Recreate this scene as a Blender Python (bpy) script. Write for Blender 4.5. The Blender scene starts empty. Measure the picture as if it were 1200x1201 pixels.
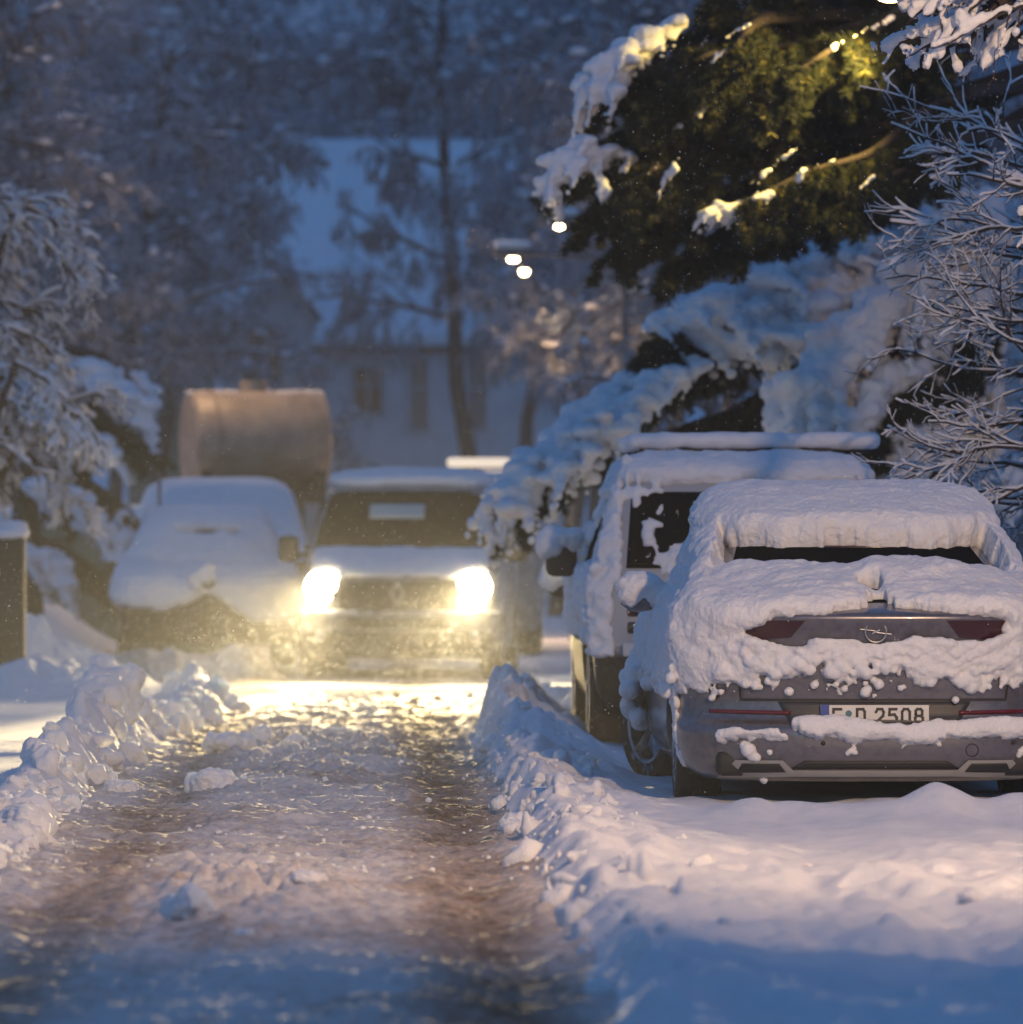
SKY_EL, SKY_ST, EXPO, SKY_TINT = -2.5, 4.7, 0, (.50, .93, .88, 1)
import bpy, bmesh, math, random
import numpy as np
from mathutils import Vector, Matrix
random.seed(7); RNG = np.random.default_rng(11)
PI = math.pi
scene = bpy.context.scene
C = scene.collection

# ------------------------------------------------------------------ camera
FPX, HC = 7440.0, 1.25          # focal length in photo pixels, eye height
VX, VY = 435.0, 645.0           # where the street's direction meets the horizon in the photo
yaw = math.atan((600 - VX) / FPX); pitch = math.atan((VY - 600.5) / FPX)
cam_d = bpy.data.cameras.new('camera'); cam = bpy.data.objects.new('camera', cam_d); C.objects.link(cam)
cam.location = (0, 0, HC); cam.rotation_euler = (PI / 2 + pitch, 0, -yaw)
cam_d.lens = 36.0 * FPX / 1201; cam_d.sensor_width = 36; cam_d.clip_end = 3000; cam_d.clip_start = .1
cam_d.dof.use_dof = True; cam_d.dof.focus_distance = 30.6; cam_d.dof.aperture_fstop = 3.9
scene.camera = cam
MROT = cam.rotation_euler.to_matrix()
def at(px, py, Y):
    """world point at distance Y along the street seen at photo pixel px, py"""
    d = MROT @ Vector(((px - 600) / FPX, -(py - 600.5) / FPX, -1))
    t = Y / d.y
    return np.array([d.x * t, Y, HC + d.z * t])

# ------------------------------------------------------------------ noise
def _hash(ix, iy, iz, seed):
    h = (ix.astype(np.int64) * 374761393 + iy.astype(np.int64) * 668265263 + iz.astype(np.int64) * 2147483647 + seed * 974634777) & 0xffffffff
    h = ((h ^ (h >> 13)) * 1274126177) & 0xffffffff
    h = ((h ^ (h >> 16)) * 2246822519) & 0xffffffff
    h = h ^ (h >> 15)
    return (h & 0xffffff) / float(0xffffff)
def vnoise(x, y, z, seed=0):
    x, y, z = np.broadcast_arrays(np.asarray(x, float), np.asarray(y, float), np.asarray(z, float))
    ix, iy, iz = np.floor(x), np.floor(y), np.floor(z)
    fx, fy, fz = x - ix, y - iy, z - iz
    fx, fy, fz = [f * f * f * (f * (f * 6 - 15) + 10) for f in (fx, fy, fz)]
    r = 0
    for dx in (0, 1):
        wx = fx if dx else 1 - fx
        for dy in (0, 1):
            wy = fy if dy else 1 - fy
            for dz in (0, 1):
                wz = fz if dz else 1 - fz
                r = r + wx * wy * wz * _hash(ix + dx, iy + dy, iz + dz, seed)
    return r * 2 - 1
def fbm(x, y, z=0., oct=4, seed=0, gain=.5):
    a, s, r = 1., 1., 0
    for i in range(oct):
        r = r + a * vnoise(x * s, y * s, z * s if not np.isscalar(z) else z + 3.7 * i, seed + i); a *= gain; s *= 2.03
    return r
def noise1(x, seed=0, oct=3): return fbm(np.asarray(x, float), 0.5, 0.5, oct, seed)
def domes(X, Y, cell, prob, rmin, rmax, seed=0, flat=.8):
    """round crumbs standing up out of a height field"""
    gx, gy = X / cell, Y / cell
    ix, iy = np.floor(gx), np.floor(gy); best = np.zeros_like(X)
    for dx in (-1, 0, 1):
        for dy in (-1, 0, 1):
            cx, cy = ix + dx, iy + dy
            jx, jy = _hash(cx, cy, cx * 0, seed), _hash(cx, cy, cx * 0 + 1, seed)
            p, q = _hash(cx, cy, cx * 0 + 2, seed), _hash(cx, cy, cx * 0 + 3, seed)
            r = (rmin + (rmax - rmin) * q ** 2)
            d2 = ((cx + .2 + .6 * jx) * cell - X) ** 2 + ((cy + .2 + .6 * jy) * cell - Y) ** 2
            h = np.where(p < prob, np.sqrt(np.maximum(r * r - d2, 0)) * flat, 0)
            best = np.maximum(best, h)
    return best
def sstep(a, b, x):
    t = np.clip((x - a) / (b - a), 0, 1); return t * t * (3 - 2 * t)

# ------------------------------------------------------------------ mesh helpers
class MB:
    def __init__(s): s.v = []; s.f = []; s.n = 0
    def add(s, v, f):
        v = np.asarray(v, float).reshape(-1, 3); f = [tuple(int(i) + s.n for i in q) for q in f] if not isinstance(f, np.ndarray) else f + s.n
        s.v.append(v); s.f.append(f); s.n += len(v); return s
    def box(s, c, d, rot=None, bev=0.):
        c = np.asarray(c, float); d = np.asarray(d, float) / 2
        if bev > 0:
            bm = bmesh.new(); bmesh.ops.create_cube(bm, size=2)
            for v in bm.verts: v.co = Vector(v.co[i] * d[i] for i in range(3))
            bmesh.ops.bevel(bm, geom=list(bm.edges), offset=min(bev, min(d) * .9), segments=2, affect='EDGES', profile=.5)
            bm.verts.index_update()
            v = np.array([x.co[:] for x in bm.verts]); f = [tuple(q.index for q in fc.verts) for fc in bm.faces]; bm.free()
        else:
            v = np.array([(x, y, z) for x in (-1, 1) for y in (-1, 1) for z in (-1, 1)], float) * d
            f = [(0, 1, 3, 2), (4, 6, 7, 5), (0, 4, 5, 1), (2, 3, 7, 6), (0, 2, 6, 4), (1, 5, 7, 3)]
        if rot is not None: v = v @ np.array(rot).T
        return s.add(v + c, f)
    def tubes(s, p0, p1, r0, r1, k=3):
        p0, p1 = np.asarray(p0, float).reshape(-1, 3), np.asarray(p1, float).reshape(-1, 3); n = len(p0)
        if n == 0: return s
        r0 = np.broadcast_to(np.asarray(r0, float), (n,)); r1 = np.broadcast_to(np.asarray(r1, float), (n,))
        d = p1 - p0; d = d / np.maximum(np.linalg.norm(d, axis=1, keepdims=True), 1e-9)
        ref = np.where(np.abs(d[:, 2:3]) > .9, np.array([[1., 0, 0]]), np.array([[0, 0, 1.]]))
        a = np.cross(d, ref); a /= np.linalg.norm(a, axis=1, keepdims=True); b = np.cross(a, d)
        th = np.arange(k) * 2 * PI / k + PI / 2
        off = a[:, None] * np.cos(th)[None, :, None] + b[:, None] * np.sin(th)[None, :, None]
        v = np.concatenate([p0[:, None] + off * r0[:, None, None], p1[:, None] + off * r1[:, None, None]], 1).reshape(-1, 3)
        i = np.arange(k); j = (i + 1) % k
        q = np.stack([i, j, j + k, i + k], 1)
        f = (np.arange(n)[:, None, None] * 2 * k + q[None]).reshape(-1, 4)
        return s.add(v, f)
    def lathe(s, prof, axis=0, c=(0, 0, 0), n=32, close=False):
        """prof: (radius, along axis)"""
        th = np.arange(n) * 2 * PI / n; pr = np.asarray(prof, float); m = len(pr)
        v = np.zeros((m, n, 3)); o = [(1, 2), (2, 0), (0, 1)][axis]
        v[..., axis] = pr[:, 1:2]; v[..., o[0]] = pr[:, :1] * np.cos(th); v[..., o[1]] = pr[:, :1] * np.sin(th)
        f = [(i * n + j, i * n + (j + 1) % n, (i + 1) * n + (j + 1) % n, (i + 1) * n + j) for i in range(m - 1) for j in range(n)]
        if close: f += [tuple(range(n))[::-1], tuple(range((m - 1) * n, m * n))]
        return s.add(v.reshape(-1, 3) + np.asarray(c, float), f)
    def ball(s, c, r, sub=2, sq=(1, 1, 1)):
        v, f = ICO[sub]; return s.add(v * r * np.asarray(sq) + np.asarray(c), f)
    def balls(s, cs, rs, sub=1, sq=None, rough=0.):
        v, f = ICO[sub]; cs = np.asarray(cs, float); rs = np.asarray(rs, float); n = len(cs)
        vv = np.repeat(v[None], n, 0) * rs[:, None, None]
        if sq is not None: vv = vv * np.asarray(sq)[:, None, :]
        if rough: vv = vv * (1 + rough * (RNG.random((n, len(v), 1)) - .5))
        return s.add((vv + cs[:, None]).reshape(-1, 3), (f[None] + (np.arange(n) * len(v))[:, None, None]).reshape(-1, 3))
    def rot(s, M):
        s.v = [v @ np.array(M).T for v in s.v]; return s
    def xf(s, fn): s.v = [fn(v) for v in s.v]; return s
    def mesh(s, name, smooth=True):
        v = np.concatenate(s.v) if s.v else np.zeros((0, 3))
        return raw_mesh(name, v, s.f, smooth)
def raw_mesh(name, v, flist, smooth=True):
    me = bpy.data.meshes.new(name); me.vertices.add(len(v)); me.vertices.foreach_set('co', np.ascontiguousarray(v, dtype=np.float32).ravel())
    idx, tot = [], []
    for f in flist:
        if isinstance(f, np.ndarray):
            if f.size: idx.append(f.ravel()); tot.append(np.full(len(f), f.shape[1]))
        elif len(f):
            idx.append(np.fromiter((i for q in f for i in q), int)); tot.append(np.array([len(q) for q in f]))
    idx = np.concatenate(idx) if idx else np.zeros(0, int); tot = np.concatenate(tot) if tot else np.zeros(0, int)
    me.loops.add(len(idx)); me.loops.foreach_set('vertex_index', idx.astype(np.int32))
    me.polygons.add(len(tot)); st = np.concatenate([[0], np.cumsum(tot)[:-1]]) if len(tot) else tot
    me.polygons.foreach_set('loop_start', st.astype(np.int32)); me.polygons.foreach_set('loop_total', tot.astype(np.int32))
    me.polygons.foreach_set('use_smooth', np.full(len(tot), bool(smooth)))
    me.update(calc_edges=True); me.validate(verbose=False); return me
def _ico(sub):
    bm = bmesh.new(); bmesh.ops.create_icosphere(bm, subdivisions=sub, radius=1); bm.verts.index_update()
    v = np.array([x.co[:] for x in bm.verts]); f = np.array([[q.index for q in fc.verts] for fc in bm.faces]); bm.free(); return v, f
ICO = {1: _ico(1), 2: _ico(2), 3: _ico(3)}
def link(name, me, mat, parent=None, sharp=None):
    me.name = name
    if mat is not None: me.materials.clear(); me.materials.append(mat)
    if sharp: me.set_sharp_from_angle(angle=math.radians(sharp))
    o = bpy.data.objects.new(name, me); C.objects.link(o)
    if parent is not None: o.parent = parent
    return o
def tag(o, label=None, cat=None, group=None, kind=None):
    for k, v in (('label', label), ('category', cat), ('group', group), ('kind', kind)):
        if v: o[k] = v
    return o
def thing(name, loc, label, cat, group=None, rz=0):
    o = bpy.data.objects.new(name, None); C.objects.link(o); o.location = tuple(float(a) for a in loc); o.rotation_euler = (0, 0, rz); o.empty_display_size = .2
    return tag(o, label, cat, group)
def copy_thing(root, loc, rz, label, scale=None):
    r = root.copy(); C.objects.link(r); r.location = tuple(float(a) for a in loc); r.rotation_euler = (0, 0, rz); r['label'] = label
    if scale: r.scale = (scale,) * 3
    for ch in list(root.children):
        c = ch.copy(); C.objects.link(c); c.parent = r
        for g in list(ch.children):
            d = g.copy(); C.objects.link(d); d.parent = c
    return r
def evaluated(me, mods):
    """bake modifiers into a plain mesh"""
    o = bpy.data.objects.new('work', me); C.objects.link(o)
    for kind, props in mods:
        m = o.modifiers.new(kind, kind)
        for k, v in props.items(): setattr(m, k, v)
    dg = bpy.context.evaluated_depsgraph_get(); dg.update()
    out = bpy.data.meshes.new_from_object(o.evaluated_get(dg)); bpy.data.objects.remove(o); bpy.data.meshes.remove(me); return out
def displace(me, layers, seed=0):
    n = len(me.vertices); v = np.empty(n * 3, np.float32); me.vertices.foreach_get('co', v); v = v.reshape(-1, 3).astype(float)
    nr = np.empty(n * 3, np.float32); me.vertices.foreach_get('normal', nr); nr = nr.reshape(-1, 3)
    d = np.zeros(n)
    for sc, amp, kind in layers:
        q = v / sc
        if kind == 'fbm': d += amp * fbm(q[:, 0], q[:, 1], q[:, 2], 3, seed)
        elif kind == 'billow': d += amp * (1 - 2 * np.abs(fbm(q[:, 0], q[:, 1], q[:, 2], 2, seed + 9)))
    v += nr * d[:, None]
    me.vertices.foreach_set('co', v.astype(np.float32).ravel()); me.update(); return me
def blobmesh(mb, voxel, layers=(), smooth=2, seed=0):
    me = mb.mesh('snow')
    me = evaluated(me, [('REMESH', dict(mode='VOXEL', voxel_size=voxel, use_smooth_shade=True)), ('SMOOTH', dict(factor=.5, iterations=smooth))])
    displace(me, layers, seed)
    me.polygons.foreach_set('use_smooth', np.full(len(me.polygons), True)); return me
def bez(pts, n):
    """smooth curve through points, n samples"""
    p = np.asarray(pts, float); t = np.linspace(0, len(p) - 1, n); i = np.clip(t.astype(int), 0, len(p) - 2); f = (t - i)[:, None]
    P = np.concatenate([[2 * p[0] - p[1]], p, [2 * p[-1] - p[-2]]])
    a, b, c, d = P[i], P[i + 1], P[i + 2], P[i + 3]
    return .5 * (2 * b + (c - a) * f + (2 * a - 5 * b + 4 * c - d) * f ** 2 + (3 * b - a - 3 * c + d) * f ** 3)

# ------------------------------------------------------------------ materials
def new_mat(name, col, rough=.6, metal=0., coat=0., bumps=(), var=None, emit=None, spec=.5, trans=0., alpha=None, sss=0.):
    m = bpy.data.materials.new(name); m.use_nodes = True; nt = m.node_tree; N = nt.nodes; b = N['Principled BSDF']
    b.inputs['Base Color'].default_value = (*col, 1); b.inputs['Roughness'].default_value = rough; b.inputs['Metallic'].default_value = metal
    b.inputs['Coat Weight'].default_value = coat; b.inputs['Specular IOR Level'].default_value = spec; b.inputs['Transmission Weight'].default_value = trans
    if sss: b.inputs['Subsurface Weight'].default_value = sss; b.inputs['Subsurface Radius'].default_value = (.03, .04, .06); b.inputs['Subsurface Scale'].default_value = 1
    if emit: b.inputs['Emission Color'].default_value = (*emit[0], 1); b.inputs['Emission Strength'].default_value = emit[1]
    tc = N.new('ShaderNodeTexCoord'); prev = None
    for sc, st, dist in bumps:
        n = N.new('ShaderNodeTexNoise'); n.inputs['Scale'].default_value = sc; n.inputs['Detail'].default_value = 4; n.inputs['Roughness'].default_value = .6
        nt.links.new(tc.outputs['Object'], n.inputs['Vector'])
        bp = N.new('ShaderNodeBump'); bp.inputs['Strength'].default_value = st; bp.inputs['Distance'].default_value = dist
        nt.links.new(n.outputs['Fac'], bp.inputs['Height'])
        if prev: nt.links.new(prev.outputs['Normal'], bp.inputs['Normal'])
        prev = bp
    if prev: nt.links.new(prev.outputs['Normal'], b.inputs['Normal'])
    if var:
        sc, c2, lo, hi = var
        n = N.new('ShaderNodeTexNoise'); n.inputs['Scale'].default_value = sc; n.inputs['Detail'].default_value = 5
        nt.links.new(tc.outputs['Object'], n.inputs['Vector'])
        r = N.new('ShaderNodeMapRange'); r.inputs['From Min'].default_value = lo; r.inputs['From Max'].default_value = hi
        nt.links.new(n.outputs['Fac'], r.inputs['Value'])
        mx = N.new('ShaderNodeMix'); mx.data_type = 'RGBA'; mx.inputs['A'].default_value = (*col, 1); mx.inputs['B'].default_value = (*c2, 1)
        nt.links.new(r.outputs['Result'], mx.inputs['Factor']); nt.links.new(mx.outputs['Result'], b.inputs['Base Color'])
    return m
def snow_topped(name, col, snow=(.8, .82, .85), lo=.1, hi=.5, nscale=6., namp=.5, rough=.85):
    """a dark surface carrying snow on whatever faces the sky"""
    m = new_mat(name, col, rough); nt = m.node_tree; N = nt.nodes; b = N['Principled BSDF']
    g = N.new('ShaderNodeNewGeometry'); sp = N.new('ShaderNodeSeparateXYZ'); nt.links.new(g.outputs['Normal'], sp.inputs[0])
    tc = N.new('ShaderNodeTexCoord'); n = N.new('ShaderNodeTexNoise'); n.inputs['Scale'].default_value = nscale; n.inputs['Detail'].default_value = 3
    nt.links.new(tc.outputs['Object'], n.inputs['Vector'])
    a = N.new('ShaderNodeMath'); a.operation = 'MULTIPLY_ADD'; a.inputs[1].default_value = namp; nt.links.new(n.outputs['Fac'], a.inputs[0]); nt.links.new(sp.outputs['Z'], a.inputs[2])
    r = N.new('ShaderNodeMapRange'); r.inputs['From Min'].default_value = lo + namp / 2; r.inputs['From Max'].default_value = hi + namp / 2; nt.links.new(a.outputs[0], r.inputs['Value'])
    mx = N.new('ShaderNodeMix'); mx.data_type = 'RGBA'; mx.inputs['A'].default_value = (*col, 1); mx.inputs['B'].default_value = (*snow, 1)
    nt.links.new(r.outputs['Result'], mx.inputs['Factor']); nt.links.new(mx.outputs['Result'], b.inputs['Base Color']); return m
SN = (.80, .81, .84)
M = dict(
    snow=new_mat('fresh_snow', SN, .9, spec=.2, bumps=((55, .6, .014), (210, .8, .007)), var=(9, (.74, .76, .8), .4, .7), sss=.25),
    snow_far=new_mat('distant_snow', SN, .8, bumps=((10, .4, .03),)),
    paint_grey=new_mat('grey_car_paint', (.17, .16, .175), .32, .65, .7, var=(30, (.12, .115, .13), .45, .75)),
    paint_silver=new_mat('silver_car_paint', (.36, .37, .39), .55, .15, 0),
    paint_dark=new_mat('dark_car_paint', (.03, .032, .036), .5, .1, .1),
    paint_white=new_mat('white_van_paint', (.17, .17, .17), .4, 0, .4, var=(4, (.36, .35, .33), .4, .8)),
    glass=new_mat('dark_glass', (.006, .007, .009), .5, 0, 0, spec=0.),
    two_tone=new_mat('silver_over_sooty_paint', (.36, .37, .39), .6, .1, 0),
    plastic=new_mat('black_plastic', (.012, .012, .013), .6, bumps=((90, .3, .003),)),
    grime=new_mat('sooty_plastic', (.022, .017, .015), .9, bumps=((60, .6, .006),), var=(25, (.05, .04, .035), .55, .75)),
    rubber=new_mat('tyre_rubber', (.012, .012, .013), .85, bumps=((40, .6, .006),), var=(14, (.25, .26, .28), .62, .74)),
    alloy=new_mat('alloy_rim', (.35, .36, .38), .35, .85, var=(9, (.12, .12, .13), .45, .7)),
    chrome=new_mat('satin_trim', (.36, .35, .33), .38, .35),
    lamp_red=new_mat('red_lamp_glass', (.035, .003, .004), .15, 0, .5),
    reflector=new_mat('red_reflector', (.10, .004, .006), .2, 0, .5),
    plate=new_mat('plate_white', (.62, .62, .6), .45),
    plate_blue=new_mat('plate_blue', (.02, .06, .3), .45),
    ink=new_mat('plate_black', (.015, .015, .02), .5),
    seal=new_mat('plate_seal', (.05, .15, .22), .5),
    bark=snow_topped('snowy_bark', (.035, .03, .028), lo=.35, hi=.75),
    twig=new_mat('dark_twig', (.035, .026, .022), .9),
    frost=snow_topped('frosted_twig', (.10, .10, .12), snow=(.74, .75, .8), lo=-.6, hi=.3, nscale=.5, namp=.6),
    frost_dim=snow_topped('thinly_frosted_twig', (.03, .032, .04), snow=(.60, .64, .72), lo=-.45, hi=.5, nscale=.3, namp=1.2),
    needle=new_mat('spruce_needle', (.010, .016, .006), .8, var=(3, (.022, .030, .008), .4, .7)),
    needle_green=new_mat('yellow_green_needle', (.15, .135, .03), .6),
    tank=new_mat('weathered_tank_steel', (.36, .28, .22), .55, .1, var=(3, (.2, .15, .12), .4, .75)),
    wall_white=new_mat('white_render', (.62, .63, .65), .9, var=(1.5, (.5, .51, .53), .4, .7)),
    wall_green=new_mat('green_boards', (.12, .16, .11), .9),
    window=new_mat('dark_window', (.03, .03, .035), .25),
    frame=new_mat('pale_frame', (.45, .45, .45), .7),
    brick=new_mat('chimney_brick', (.10, .07, .06), .9, var=(12, (.05, .04, .04), .4, .6)),
    wood=new_mat('dark_wood', (.02, .018, .017), .85, bumps=((20, .5, .01),)),
    metal=new_mat('grey_pole', (.12, .12, .13), .5, .5),
    head=new_mat('lit_headlight', (.9, .9, .8), .3, emit=((1, .80, .46), 90)),
    lampglow=new_mat('lit_street_lamp', (.9, .8, .6), .3, emit=((1, .66, .28), 60)),
    farglow=new_mat('lit_far_lamp', (.9, .8, .6), .3, emit=((1, .72, .36), 45)),
    signglow=new_mat('lit_roof_light', (.9, .8, .6), .3, emit=((1, .78, .55), .8)),
    paper=new_mat('pale_card', (.45, .5, .46), .7),
    amber=new_mat('amber_glass', (.35, .12, .01), .2),
    glassclear=new_mat('clear_lamp_glass', (.5, .5, .5), .15),
)

# sooty road film reaching up the flanks of the off-roader
_m = M['two_tone']; _t = _m.node_tree; _N = _t.nodes; _b = _N['Principled BSDF']; _c = _N.new('ShaderNodeTexCoord'); _s = _N.new('ShaderNodeSeparateXYZ'); _t.links.new(_c.outputs['Object'], _s.inputs[0])
_n = _N.new('ShaderNodeTexNoise'); _n.inputs['Scale'].default_value = 5; _t.links.new(_c.outputs['Object'], _n.inputs['Vector'])
_a = _N.new('ShaderNodeMath'); _a.operation = 'MULTIPLY_ADD'; _a.inputs[1].default_value = .12; _t.links.new(_n.outputs['Fac'], _a.inputs[0]); _t.links.new(_s.outputs['Z'], _a.inputs[2])
_r = _N.new('ShaderNodeMapRange'); _r.inputs['From Min'].default_value = .68; _r.inputs['From Max'].default_value = .74; _t.links.new(_a.outputs[0], _r.inputs['Value'])
_x = _N.new('ShaderNodeMix'); _x.data_type = 'RGBA'; _x.inputs['A'].default_value = (.02, .016, .014, 1); _x.inputs['B'].default_value = (.36, .37, .39, 1); _t.links.new(_r.outputs['Result'], _x.inputs['Factor']); _t.links.new(_x.outputs['Result'], _b.inputs['Base Color'])
# ------------------------------------------------------------------ terrain
def road_left(Y): return np.interp(Y, [0, 20, 28, 38, 44, 51, 56, 62, 80], [-1.35, -1.42, -1.5, -1.45, -1.25, -1.1, -1.5, -2.9, -3.0]) + .05 * noise1(Y * .9, 3)
def road_right(Y): return np.interp(Y, [0, 20, 30, 38, 42, 46, 52, 80], [.66, .68, .68, .66, .72, .95, 1.35, 1.5]) + .045 * noise1(Y * 1.1, 5)
def height(X, Y, parts=False):
    X, Y = np.broadcast_arrays(np.asarray(X, float), np.asarray(Y, float))
    xl, xr = road_left(Y), road_right(Y)
    base = .018 * fbm(X * .9, Y * .5, 0., 3, 1)
    # right bank
    hb = np.interp(Y, [0, 18, 24, 30, 35, 39, 41, 42.3, 43.5, 60], [.08, .09, .12, .15, .22, .31, .35, .32, .02, .02])
    u = X - xr
    rise = sstep(-.06, .16, u + .03 * fbm(X * 5, Y * 3, 0., 3, 21)); fall = 1 - sstep(.15, .85, u)
    lumps = domes(X, Y, .17, .75, .03, .10, 31) * .9 + domes(X + 3, Y, .07, .6, .012, .04, 32)
    bank = hb * rise * (.12 + .88 * fall) * (1 + .35 * fbm(X * 4, Y * 2, 0., 3, 22))
    bankm = rise * fall * sstep(44.5, 43, Y)
    z = base + bank + lumps * bankm * np.clip(hb * 3.4, .3, 1)
    # parking strip: soft, lightly undulating, a ridge of fresh snow before the near car
    park = sstep(.25, .8, u)
    z = z + park * (.035 + .022 * fbm(X * 1.6, Y * .7, 0., 3, 41) + .008 * fbm(X * 7, Y * 3, 0., 2, 44))
    rid = np.exp(-((Y - 28.55 - .15 * noise1(X * .8, 46)) / .42) ** 2) * sstep(1.2, 1.9, X) * sstep(6.5, 5, X)
    z = z + rid * (.055 + .05 * np.maximum(0, noise1(X * 2.6 + 1, 42, 2)) + .09 * np.exp(-((X - 2.56) / .14) ** 2) + .06 * np.exp(-((X - 2.98) / .16) ** 2))
    z = z + park * sstep(27, 23, Y) * (.07 * fbm(X * 2.2, Y * 1.0, 0., 4, 47) + domes(X, Y, .22, .35, .02, .08, 48) * .55)
    z = z - park * sstep(25.5, 23, Y) * sstep(18, 19.5, Y) * np.maximum(0, domes(X + 7, Y, .42, .45, .05, .15, 49)) * .55
    z = z - .05 * np.exp(-((X - 1.75) / .1) ** 2 - ((Y - 21.7) / .3) ** 2) + .05 * np.exp(-((X - 1.78) / .14) ** 2 - ((Y - 22.2) / .25) ** 2)
    # left bank
    ul = xl - X
    hl = np.interp(Y, [0, 22, 27, 31, 33.5, 36, 38, 42, 47, 52, 54, 57], [.07, .09, .10, .12, .20, .30, .29, .13, .14, .2, .2, 0])
    rl = sstep(-.06, .22, ul + .035 * fbm(X * 4, Y * 3, 0., 3, 51)) * (1 - sstep(.20, .48, ul))
    z = z + hl * 1.05 * rl * (1 + .3 * fbm(X * 2.5, Y * 1.8, 0., 3, 52) + .12 * fbm(X * 9, Y * 7, 0., 3, 56)) + rl * (domes(X, Y, .2, .8, .03, .12, 53) + domes(X, Y, .08, .6, .01, .04, 54)) * np.clip(hl * 3, .3, 1)
    beyond = sstep(.5, 1.1, ul) * sstep(31, 27, Y)
    z = z + beyond * (.1 + .04 * fbm(X * 2, Y, 0., 3, 57))
    # second ridge and the plough heap before the parked cars on the left
    k = np.exp(-((Y - 54.5 - .5 * noise1(X, 61)) / 1.1) ** 2) * sstep(-1.5, -2.3, X) * sstep(-12, -8, X)
    z = z + k * (.24 + .1 * fbm(X * 3, Y, 0., 3, 62) + domes(X, Y, .3, .7, .05, .16, 63) * .7)
    k = np.exp(-((Y - 60.3 - .2 * noise1(X * 1.3, 64)) / 1.0) ** 2) * sstep(-.75, -1.1, X) * sstep(-14, -9, X)
    z = z + k * (.27 + .12 * fbm(X * 2.5, Y, 0., 3, 65) + domes(X, Y, .25, .6, .03, .1, 66))
    # heap of clods past the end of the right bank
    k = np.exp(-((Y - 50) / 3.2) ** 2) * sstep(.95, 1.25, X) * sstep(2.6, 1.9, X)
    z = z + k * (.05 + domes(X, Y, .3, .9, .06, .2, 67) + domes(X, Y, .12, .8, .02, .07, 68))
    # mounds under the hedge left
    z = z + sstep(-2.55, -4.2, X) * sstep(56, 62, Y) * sstep(100, 80, Y) * (.75 + .35 * fbm(X * .9, Y * .4, 0., 3, 71))
    # road surface
    on = sstep(0, .1, X - xl) * sstep(0, .1, xr - X) * sstep(62, 52, Y)
    c = np.exp(-((X + .42) / .34) ** 2) * np.exp(-((Y - 22.8) / 2.2) ** 2)
    c2 = np.exp(-((X + .25) / .5) ** 2) * np.exp(-((Y - 39) / 4.5) ** 2)
    tr = np.exp(-((X - .42) / .16) ** 2) + .7 * np.exp(-((X + 1.05) / .18) ** 2)
    crumb = domes(X, Y, .055, .35, .008, .02, 81) + domes(X, Y, .13, .2, .02, .05, 82) * (.35 + .65 * np.clip(fbm(X * 1.2, Y * .35, 0., 3, 83) + .2 + c + c2, 0, 1))
    z = z + on * (.020 * fbm(X * 5, Y * 3, 0., 4, 84) + crumb * (.85 + c + c2) + .05 * c * (1 + fbm(X * 6, Y * 3, 0., 3, 85)) + .035 * c2 - .028 * tr
                  + .014 * fbm(X * 14, Y * 9, 0., 2, 86) * (.5 + c + c2))
    # distant rise
    z = z + sstep(170, 420, Y) * 30 + sstep(9, 30, np.abs(X)) * 1.5 * sstep(30, 90, Y)
    if parts:
        return z, on, bankm + rl * (hl > .05)
    return z
def grid_mesh(xs, ys):
    X, Y = np.meshgrid(xs, ys); Z = height(X, Y)
    return X, Y, Z
xs = np.concatenate([np.linspace(-400, -9, 30), np.linspace(-8.8, -4, 40), np.linspace(-3.97, 6.0, 760), np.linspace(6.1, 11, 40), np.linspace(12, 400, 30)])
y = 12.; yy = [-60, -20, 0, 6, 10]
while y < 66: yy.append(y); y += max(.022, 3.0e-5 * y * y)
while y < 900: yy.append(y); y *= 1.03
ys = np.array(yy)
X, Y, Z = grid_mesh(xs, ys)
V = np.stack([X, Y, Z], -1).reshape(-1, 3)
ny, nx = X.shape
I = (np.arange(ny - 1)[:, None] * nx + np.arange(nx - 1)[None]).ravel()
Q = np.stack([I, I + 1, I + 1 + nx, I + nx], 1)
cx = (X[:-1, :-1] + X[1:, 1:]).ravel() / 2; cy = (Y[:-1, :-1] + Y[1:, 1:]).ravel() / 2
rl_, rr_ = road_left(cy), road_right(cy)
isroad = (cx > rl_) & (cx < rr_) & (cy < 170)
isbr = (~isroad) & (cx >= rr_) & (cx < rr_ + .62) & (cy < 43.6)
isbl = (~isroad) & (cx <= rl_) & (cx > rl_ - .62) & (cy < 56)
def sub(sel):
    q = Q[sel]; u, inv = np.unique(q, return_inverse=True); return V[u], [inv.reshape(-1, 4)]
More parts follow.
